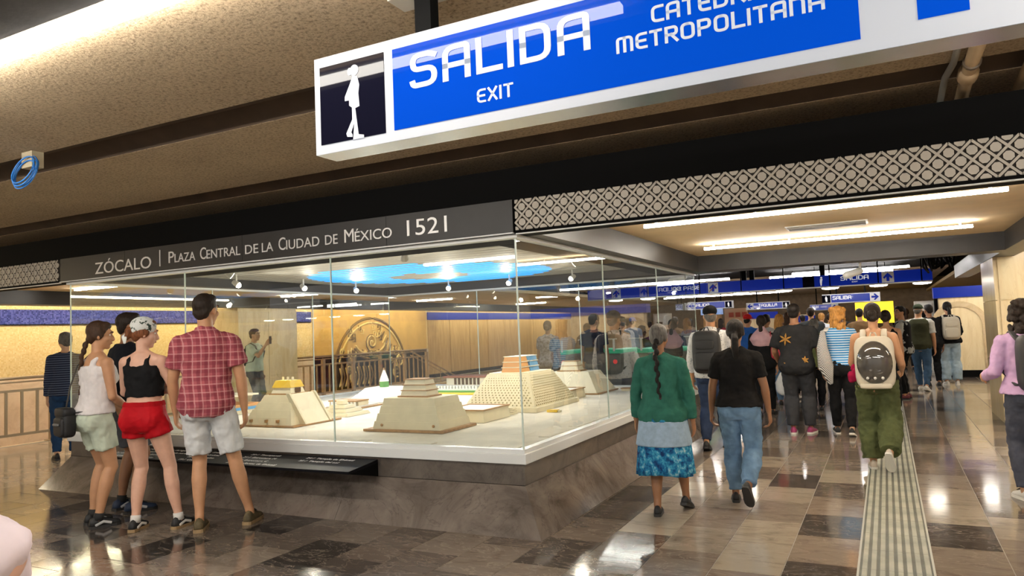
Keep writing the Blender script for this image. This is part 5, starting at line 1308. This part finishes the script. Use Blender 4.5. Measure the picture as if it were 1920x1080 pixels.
P = person('person in a red plaid short-sleeved shirt and pale shorts facing the case', (fl(392, 990).x, fl(392, 990).y, 0), R_(34), 1.87, 'm', 1.0, 'tan', ('short', 'dark'), ('shirt', mPlaid, {'hem': .84, 'sleeve': .66, 'loose': .022, 'collar': True, 'cuff': .028, 'fold': .032}),
    ('shorts', cloth('pale_grey_shorts', (.6, .61, .62)), {'len': .86, 'wide': .03, 'waist': 1.0}), (M('shoe_olive', (.1, .075, .035), .7, var=.6, vs=18), mSoleT), ((-.05, -.06, 0, 0), (.28, .08, 0, 0)), (((.22, .06, -1), (.02, .3, -1)), ((.22, .0, -1), (.05, .16, -1))), (0, 0), (R_(-22), 0), 2, 'visitors at the case', face=True, curl=.7)
P = person('person in a dark shirt and navy sneakers half hidden behind the braided visitor', (-6.2, 4.36, 0), R_(-5), 1.78, 'm', 1.0, 'brown', ('short', 'dark'), ('tee', cloth('charcoal_tee', (.02, .022, .028)), {'hem': .88, 'loose': .015}),
    ('shorts', mGreyC, {'len': .85, 'wide': .025}), (M('shoe_navy', (.02, .035, .075), .6, var=.3), mSoleD, M('stripe_silver', (.6, .6, .62), .4)), ((-.1, 0, 0, 0), (.13, -.02, 0, 0)), None, (0, .02), (R_(-30), 0), 2, 'visitors at the case', face=True, socks=MC['sock_black'])
# ---- left corridor
person('person in a navy striped jumper and jeans standing by the left end of the case', (-9.95, 6.1, 0), R_(60), 1.7, 'f', 1.0, 'light', ('bun', 'grey'), ('tee', mNavyStripe, {'hem': .88, 'sleeve': 1.9, 'loose': .015}), ('pants', cloth('navy_jeans', (.02, .05, .12))), (mShoeK, mSoleD), STAND, None, (0, .02), (R_(20), 0), 1, 'people in the left corridor')
P = person('person in a mint shirt raising a phone beside the stone pillar', (-10.9, 10.35, 0), R_(-75), 1.72, 'm', 1.0, 'light', ('short', 'brown'), ('shirt', cloth('mint_shirt', (.5, .62, .52)), {'hem': .92, 'sleeve': .75, 'loose': .02, 'cuff': .02}), ('pants', cloth('slate_trousers', (.09, .1, .11))), (mShoeK, mSoleD), STAND, (((.15, .0, -1), (.0, .12, -1)), ((.15, .75, -.55), (-.1, .55, .8))), (0, 0), (R_(0), R_(4)), 1, 'people in the left corridor', face=True)
t = worn(P, 'phone', 'dark smartphone held up by the person in the mint shirt', 'phone')
w = P.WR[1]; lput(P, MB().box(w.x-.04, w.x+.036, w.y+.1, w.y+.11, w.z+.02, w.z+.17), 'body', mBlkN, t, smooth=False, bev=.004); lput(P, MB().box(w.x-.035, w.x+.031, w.y+.097, w.y+.1, w.z+.03, w.z+.16), 'screen', M('screen_dark', (.03, .03, .05), .1), t, smooth=False)
backpack(P, 'small black backpack on the person in the mint shirt', mBlkN, w=.12, h=.17, d=.06, yb=-.19, group='backpacks')
# ---- walkers in the corridor
P = person('older person in a green cardigan and blue floral skirt with a long grey braid', (-1.6, 5.66, 0), R_(3), 1.475, 'f', 1.12, 'brown', ('braid', 'grey', 11, (.03, -.035), 'black'), ('cardigan', cloth('green_knit', (.035, .14, .105), .2, 12, .9, .5, 110), {'hem': .81, 'sleeve': 1.9, 'loose': .02, 'cuff': .004, 'under': (cloth('heather_blue', (.32, .43, .55), .15, 20), .65)}),
    ('skirt', mFloral, {'hem': .39}), (mShoeK, mSoleD), ((-.09, -.02, 0, 0), (.12, .26, .03, .35)), (((.26, .02, -1), (.06, .14, -1)), ((.28, -.04, -1), (.08, .1, -1))), (-.01, .03), (R_(-8), R_(-4)), 2, 'walkers in the corridor')
P = person('person in a black t-shirt and light blue jeans with a low ponytail', (-1.12, 6.22, 0), R_(2), 1.49, 'f', 1.08, 'brown', ('ponytail', 'black'), ('tee', cloth('black_tee', (.014, .013, .013)), {'hem': .93, 'sleeve': .7, 'loose': .014, 'cuff': .016}),
    ('pants', mDenim, {'wide': .018, 'len': 1.93, 'fold': .03}), (mShoeK, mSoleD), STEP_R, (((.26, .02, -1), (.1, .12, -1)), ((.26, -.06, -1), (.1, .08, -1))), (0, .02), (R_(4), 0), 2, 'walkers in the corridor', curl=.8)
P = person('person in a black cap and white speckled shirt carrying a black backpack', (-1.86, 8.75, 0), R_(-2), 1.67, 'm', 1.06, 'tan', ('under', 'grey'), ('shirt', mWhitePat, {'hem': .88, 'sleeve': 1.7, 'loose': .02, 'collar': True}), ('pants', mDenimD, {'wide': .012}), (mShoeK, mSoleD), WALK, (((.24, .02, -1), (.05, .3, -1)),)*2, (0, .03), (R_(22), 0), 1, 'walkers in the corridor')
backpack(P, 'big black backpack worn over a white speckled shirt', mBlkN, w=.165, h=.26, d=.1)
t = worn(P, 'baseball_cap', 'black baseball cap on the person with the black backpack', 'cap', 'caps')
H = lambda p: P.hc+P.Hm @ Vector(p)
lput(P, MB().ell(H((0, -.012, .062)), (.09, .105, .075), 18, 10, P.Hm), 'crown', mBlk, t); lput(P, MB().path([H((0, .06, .05)), H((0, .13, .04)), H((0, .17, .03))], [(.08, .008), (.075, .007), (.05, .006)], 12, side=P.Hm @ Vector((1, 0, 0))), 'brim', mBlk, t)
P = person('person in a charcoal t-shirt with ochre leaf prints and dark grey trousers', (-1.07, 10.15, 0), R_(-3), 1.68, 'm', 1.14, 'brown', ('short', 'black'), ('tee', cloth('charcoal_print_tee', (.024, .024, .026)), {'hem': .8, 'sleeve': .8, 'loose': .035, 'cuff': .035}), ('pants', cloth('charcoal_trousers', (.045, .046, .052)), {'wide': .028}), (M('shoe_magenta', (.3, .03, .12), .6), mSole), ((-.1, .05, 0, 0), (.11, .12, 0, 0)), (((.3, .15, -1), (-.05, .7, -.6)), ((.3, .15, -1), (-.05, .7, -.6))), (0, .02), (0, 0), 1, 'walkers in the corridor')
t = P.root
mOch = M('ochre_print', (.34, .17, .03), .8)
for cx, cz, q in ((-.1, 1.28, .08), (.13, 1.0, .05), (-.08, .93, .065)):
    for k in range(6):
        a = k*PI/3+.4; yy = -.168-(.012 if cz < 1.1 else 0)+abs(cx)*.12
        lput(P, MB().path([(cx, yy, cz), (cx+q*.55*math.cos(a), yy-.001, cz+q*.55*math.sin(a)), (cx+q*math.cos(a), yy+.002, cz+q*math.sin(a))], [(.006, .005), (.014, .005), (.004, .004)], 6, side=(0, 0, 1)), 'leaf_print', mOch, t)
P = person('person in olive cargo trousers and black tank top with a bun', (-.12, 7.95, 0), R_(-1), 1.6, 'f', 1.1, 'tan', ('bun', 'dark'), ('tank', cloth('black_tank', (.015, .015, .016)), {'hem': .95, 'sleeve': 0, 'hi': 1.37, 'loose': .012}),
    ('pants', cloth('olive_cargo', (.09, .105, .045), .2, 6), {'wide': .05, 'len': 1.95, 'fold': .038}), (M('shoe_cream', (.55, .48, .4), .6), mSole), STEP_R, (((.22, .3, -1), (-.05, .85, -.2)), ((.24, .05, -1), (.0, .8, -.3))), (0, .03), (0, R_(-4)), 2, 'walkers in the corridor')
mCreamN = M('cream_nylon', (.55, .5, .4), .6, bmp=.2, bs=40)
t = backpack(P, 'cream pet-carrier backpack with a domed smoky window', mCreamN, w=.19, h=.27, d=.085, yb=-.215, zc=1.14, pocket=False)
lput(P, MB().ell((0, -.265, 1.14), (.172, .1, .225), 22, 14), 'dome_window', M('smoky_dome', (.06, .055, .05), .08, coat=1), t)
for x in (-.07, 0, .07): lput(P, MB().path([(x, -.325, .985), (x, -.345, .985)], [(.014, .014)]*2, 12, side=(1, 0, 0), round_ends=False), 'air_hole', mShoeW, t)
lput(P, rbox(MB(), (0, -.24, .9), .15, .07, .03), 'base', mCreamN, t)
t = worn(P, 'red_scarf', 'crumpled crimson cloth hanging at the left of the pet backpack', 'scarf')
Q = MB(); rn = random.Random(4)
for k in range(9): Q.ell((-.215+rn.uniform(-.03, .03), -.12+rn.uniform(-.04, .04), 1.02+rn.uniform(-.09, .08)), (.034, .03, .045), 8, 6)
lput(P, Q, 'cloth', cloth('crimson_cloth', (.3, .01, .05)), t, .01, 2, disp=.02)
P = person('person with curly golden hair in black carrying a woven black and white wrap', (-.55, 10.15, 0), R_(5), 1.62, 'f', 1.02, 'light', ('curly', 'blonde'), ('tee', mBlueStripe, {'hem': .95, 'sleeve': .5}), ('pants', mBlk, {'wide': .008}), (mShoeK, mSole, mShoeW), WALKL, (((.2, .15, -1), (.0, .3, -1)), ((.18, .2, -1), (-.1, .5, -.8))), (0, .02), (0, 0), 1, 'walkers in the corridor')
t = worn(P, 'tote_bag', 'long black and white woven bag hanging at the golden-haired walker\'s side', 'bag')
lput(P, MB().path([(-.2, -.1, 1.42), (-.22, -.14, 1.2), (-.19, -.16, .95), (-.14, -.15, .72)], [(.03, .012), (.07, .05), (.1, .06), (.03, .02)], 14, side=(1, 0, 0)), 'bag', mHound, t); lput(P, MB().path([(-.15, .1, 1.3), (-.14, .02, 1.47), (-.17, -.09, 1.42)], [(.03, .006)]*3, 8, side=(1, 0, 0)), 'strap', mShoeW, t)
P = person('person with wavy dark hair in a lilac top and grey leggings at the right edge', (.97, 6.95, 0), R_(12), 1.56, 'f', 1.1, 'tan', ('curly', 'dark'), ('tee', cloth('lilac_top', (.5, .33, .53)), {'hem': .93, 'sleeve': 1.8, 'loose': .02}), ('pants', cloth('slate_leggings', (.07, .075, .1)), {'wide': .008}), (mShoeW, mSole), ((-.1, .02, 0, 0), (.1, -.3, .12, .8)), (((.32, -.1, -1), (.0, .95, -.2)), ((.2, .1, -1), (0, .7, -.5))), (0, .06), (R_(-10), 0), 2, 'walkers in the corridor')
backpack(P, 'charcoal backpack worn over a lilac top', M('charcoal_nylon', (.03, .03, .034), .6), w=.15, h=.25, d=.09, group='backpacks')
P = person('person in a pink shawl over black clothes with long dark hair', (-1.75, 12.0, 0), R_(0), 1.56, 'f', 1.05, 'tan', ('ponytail', 'dark'), ('tee', mBlk, {'hem': .8, 'sleeve': 1.8, 'loose': .03}), ('pants', mBlk), (mShoeK, mSoleD), WALK, None, (0, .02), (0, 0), 1, 'walkers in the corridor')
t = worn(P, 'shawl', 'pale pink shawl over the shoulders of the person with the red handbag', 'shawl')
lput(P, MB().path([(0, -.03, 1.34), (0, -.03, 1.42), (0, -.01, 1.5)], [(.21, .16), (.17, .13), (.08, .085)], 20, side=(1, 0, 0)), 'cloth', cloth('pink_wool', (.6, .38, .42)), t, .014, 3, disp=.02)
t = worn(P, 'handbag', 'bright red leather handbag hanging from a shoulder', 'bag'); mRedL = M('red_leather', (.42, .012, .03), .4)
lput(P, rbox(MB(), (.24, -.05, 1.1), .1, .06, .12), 'bag', mRedL, t)
lput(P, MB().path([(.2, -.1, 1.2), (.15, -.1, 1.4), (.15, -.02, 1.47), (.15, .08, 1.4), (.2, .0, 1.2)], [.009]*5, 6), 'handle', mRedL, t)
t = worn(P, 'plastic_bag', 'white plastic shopping bag carried below the red handbag', 'bag')
lput(P, MB().path([(.28, .02, .42), (.28, .02, .58), (.28, .02, .74)], [(.1, .06), (.11, .07), (.03, .02)], 14), 'bag', M('white_plastic', (.7, .72, .74), .3), t, .014, 2, disp=.02)
P = person('person in a black vest over a grey tee and glasses looking back at the viewer', (tuple(fl(1700, 748))[0], fl(1700, 748).y, 0), R_(78), 1.64, 'm', 1.1, 'tan', ('short', 'black'), ('tee', cloth('grey_tee', (.4, .42, .42)), {'hem': .86, 'sleeve': .8, 'loose': .02, 'vest': mBlk}), ('pants', mBlk), (M('shoe_maroon', (.16, .03, .04), .6), mSoleD), STAND, (((.25, .1, -1), (-.2, .9, .1)), ((.25, .1, -1), (-.4, .8, .1))), (0, 0), (R_(50), R_(4)), 1, 'people further down the corridor', face=True)
t = worn(P, 'eyeglasses', 'thin silver eyeglasses on the person looking back', 'glasses'); H = lambda p: P.hc+P.Hm @ Vector(p); mSv = M('silver_wire', (.7, .68, .6), .2, 1)
for sd in (-1, 1): lput(P, MB().path([H((sd*.033+.022*math.cos(a*PI/8), .1, .004+.018*math.sin(a*PI/8))) for a in range(17)], [.0022]*17, 5, round_ends=False), 'rim', mSv, t)
lput(P, MB().path([H((-.011, .101, .006)), H((.011, .101, .006))], [.002, .002], 5), 'bridge', mSv, t)
P = person('person in an olive vest over a white tee with a cap and blue jeans', (fl(1732, 733).x, fl(1732, 733).y, 0), R_(-12), 1.68, 'm', 1.1, 'tan', ('under', 'grey'), ('tee', cloth('white_tee', (.6, .6, .57)), {'hem': .84, 'sleeve': .8, 'vest': cloth('olive_vest', (.05, .052, .03))}), ('pants', cloth('mid_denim', (.06, .12, .22))), (mShoeW, mSole), WALKL, None, (0, .02), (R_(-10), 0), 1, 'people further down the corridor')
t = worn(P, 'baseball_cap', 'dark green cap on the person in the olive vest', 'cap', 'caps'); H = lambda p: P.hc+P.Hm @ Vector(p); mOl = cloth('olive_cap', (.035, .045, .03))
lput(P, MB().ell(H((0, -.012, .06)), (.09, .105, .07), 16, 9, P.Hm), 'crown', mOl, t); lput(P, MB().path([H((0, .06, .05)), H((0, .15, .035))], [(.08, .008), (.06, .006)], 12, side=P.Hm @ Vector((1, 0, 0))), 'brim', mOl, t)
person('person in an all-black jacket and trousers in front of the white cabinet', (fl(1752, 724).x, fl(1752, 724).y, 0), R_(10), 1.68, 'm', 1.1, 'brown', ('short', 'black'), ('tee', mBlk, {'hem': .8, 'sleeve': 1.85, 'loose': .04}), ('pants', mBlk), (mShoeK, mSoleD), STAND, None, (0, .05), (R_(20), 0), 1, 'people further down the corridor')
P = person('person in a black top and pale wide jeans standing by the arched wall', (1.14, 17.7, 0), R_(8), 1.72, 'f', 1.05, 'tan', ('ponytail', 'black'), ('tee', mBlk, {'hem': .88, 'sleeve': 1.7, 'loose': .03}), ('pants', mDenimP, {'wide': .04}), (mShoeW, mSole), STAND, (((.2, .2, -1), (-.1, .8, -.4)),)*2, (0, 0), (R_(5), 0), 1, 'people further down the corridor')
backpack(P, 'cream backpack on the person by the arched wall', mCreamN, w=.165, h=.24, d=.1, group='backpacks')

# ---- the crowd, placed by where heads show above the floor they stand on
CR = [  # px of head, distance along corridor, height, build
 (1402, 15.5, 1.62, 'person in a bright blue shirt and red cap', 'm', ('under', 'black'), cloth('bright_blue_shirt', (.03, .12, .42)), mDenimD, 'cap'),
 (1437, 15.0, 1.6, 'person in a dark hoodie right of the pink shawl', 'f', ('ponytail', 'dark'), cloth('white_hoodie', (.5, .5, .52)), mBlk, None),
 (1462, 13.4, 1.58, 'person with long fair hair left of the charcoal tee', 'f', ('long', 'blonde'), cloth('cream_jacket', (.48, .45, .4)), mDenim, None),
 (1478, 14.6, 1.62, 'person with long brown hair behind the charcoal tee', 'f', ('long', 'brown'), cloth('brown_jacket', (.1, .06, .04)), mBlk, None),
 (1522, 16.4, 1.72, 'tall person in a grey jacket behind the charcoal tee', 'm', ('short', 'dark'), cloth('slate_jacket', (.05, .055, .06)), mDenimD, None),
 (1526, 12.6, 1.48, 'short person with a bun in an olive top beside the charcoal tee', 'f', ('bun', 'grey'), cloth('olive_green_top', (.12, .14, .06)), mBlk, None),
 (1541, 19.5, 1.62, 'person in a white shirt far down the hall', 'm', ('short', 'blonde'), cloth('white_shirt', (.6, .62, .66)), mDenimD, None),
 (1556, 21.0, 1.6, 'person in a yellow top far down the hall', 'f', ('ponytail', 'dark'), cloth('yellow_top', (.6, .48, .04)), mDenimD, None),
 (1572, 14.2, 1.5, 'person in a purple top and dark cap behind the woven bag', 'f', ('under', 'dark'), cloth('purple_top', (.14, .04, .18)), mBlk, 'greycap'),
 (1580, 18.5, 1.66, 'person in a black jacket in the middle of the crowd', 'm', ('short', 'black'), mBlk, mDenimD, None),
 (1613, 17.0, 1.66, 'person in a brown jacket behind the golden curls', 'm', ('short', 'black'), cloth('tan_jacket', (.2, .12, .06)), mDenimD, None),
 (1662, 12.6, 1.56, 'person with dark hair and bare shoulders beside the black vest', 'f', ('bun', 'dark'), cloth('black_halter', (.013, .013, .014)), mBlk, 'tank'),
 (1505, 22.0, 1.6, 'person in a grey shirt far beneath the ticket sign', 'm', ('short', 'black'), cloth('pale_grey_shirt', (.35, .36, .38)), mBlk, None),
 (1352, 21.5, 1.6, 'person in a maroon top beyond the black cap', 'f', ('long', 'dark'), cloth('maroon_top', (.16, .02, .03)), mDenimD, None),
 (1294, 17.5, 1.6, 'person in a navy top at the turnstiles behind the glass corner', 'm', ('short', 'black'), cloth('navy_top', (.02, .03, .09)), mBlk, None),
 (1252, 14.4, 1.66, 'person in a dark jacket just beyond the right glass of the case', 'm', ('short', 'black'), cloth('dark_jacket', (.03, .032, .034)), mBlk, None),
 (1112, 12.4, 1.72, 'broad person in a navy sports jacket behind the case', 'm', ('short', 'black'), cloth('navy_jacket', (.014, .02, .05)), mGreyC, None),
 (1026, 12.6, 1.64, 'person in a grey patterned jacket behind the great temple model', 'f', ('bun', 'dark'), cloth('grey_patterned', (.2, .2, .22), .7, 22), mGreyC, None),
 (1166, 18.5, 1.6, 'person in a tan top at the far counter with a ponytail', 'f', ('ponytail', 'black'), cloth('tan_top', (.4, .26, .16)), mDenimD, None),
 (1186, 20.0, 1.72, 'person in a blue cap at the far counter', 'm', ('under', 'black'), cloth('grey_blue_shirt', (.25, .3, .4)), mDenimD, 'bluecap'),
 (1218, 22.5, 1.6, 'person in black at the far gate', 'm', ('short', 'black'), mBlk, mBlk, None),
 (1330, 24.0, 1.62, 'person in a teal shirt at the orange kiosk', 'm', ('short', 'black'), cloth('teal_shirt', (.03, .2, .22)), mDenimD, None),
 (1700, 22.5, 1.66, 'person in a beige coat far behind the olive vest', 'f', ('long', 'brown'), cloth('beige_coat', (.4, .3, .2)), mBlk, None),
 (1487, 25.0, 1.65, 'person in a rust shirt at the far end of the hall', 'm', ('short', 'black'), cloth('rust_shirt', (.3, .09, .03)), mDenimD, None),
]
rn = random.Random(8)
for q, (px_, Y, hh, lab, sx, hr, tm, bm_, ex) in enumerate(CR):
    x = onY(px_, 612, Y).x
    P = person(lab, (x, Y, 0), R_(rn.uniform(-14, 14)), hh, sx, rn.choice((1.0, 1.05, 1.12)), rn.choice(('tan', 'brown', 'tan')), hr, ('tank' if ex == 'tank' else 'tee', tm, {'hem': .85, 'sleeve': 0 if ex == 'tank' else rn.choice((.7, 1.8)), 'loose': .02, **({'hi': 1.39} if ex == 'tank' else {})}), ('pants', bm_), (mShoeK if q % 3 else mShoeW, mSoleD), rn.choice((WALK, WALKL, STAND)), None, (0, .02), (R_(rn.uniform(-20, 20)), 0), 1 if Y < 15 else 0, 'crowd in the hall')
    if ex in ('cap', 'greycap', 'bluecap'):
        t = worn(P, 'baseball_cap', {'cap': 'red cap on the person in the bright blue shirt', 'greycap': 'dark grey cap on the person in the purple top', 'bluecap': 'blue cap on the person at the far counter'}[ex], 'cap', 'caps'); H = lambda p: P.hc+P.Hm @ Vector(p)
        cm = {'cap': cloth('red_cap', (.5, .02, .02)), 'greycap': cloth('grey_cap', (.07, .065, .08)), 'bluecap': cloth('blue_cap', (.03, .08, .35))}[ex]
        lput(P, MB().ell(H((0, -.012, .062)), (.092, .107, .078), 14, 8, P.Hm), 'crown', cm, t); lput(P, MB().path([H((0, .06, .05)), H((0, .15, .035))], [(.08, .008), (.06, .006)], 10, side=P.Hm @ Vector((1, 0, 0))), 'brim', cm, t)
# passer-by at the lower left corner, mostly out of frame: only a bent sleeve shows
d = ray(-4, 1055); c = CAMP+d*(1.0/d.dot(fwd)); a_ = YAW+.45
s_ = 1.72/1.75; e_ = Vector((.165*1.06+.285*.78, 0, 0))*s_
rt = Vector((math.cos(a_), math.sin(a_), 0))
hz = c.z/s_
P = person('passer-by in a pale lilac shirt at the lower left corner, mostly out of frame', (c.x-rt.x*e_.x, c.y-rt.y*e_.x, 0), a_, 1.72, 'f', 1.1, 'fair', ('long', 'brown'), ('tee', cloth('pale_lilac', (.6, .5, .52)), {'hem': .82, 'sleeve': 1.15, 'loose': .02}), ('pants', mDenimD), (mShoeK, mSoleD), WALK, (((.13, .02, -1), (0, .2, -1)), ((.78, -.05, -.62), (-.3, .6, -.7))), (0, 0), (0, 0), 2)
# ================================================================== apply modifiers so every object is a plain mesh
bpy.context.view_layer.update()
dg = bpy.context.evaluated_depsgraph_get()
NEW = [(o, bpy.data.meshes.new_from_object(o.evaluated_get(dg))) for o in MODS]
for o, me in NEW:
    sm = any(m.type == 'REMESH' for m in o.modifiers)
    o.modifiers.clear(); o.data = me
    if sm: me.polygons.foreach_set('use_smooth', [True]*len(me.polygons))
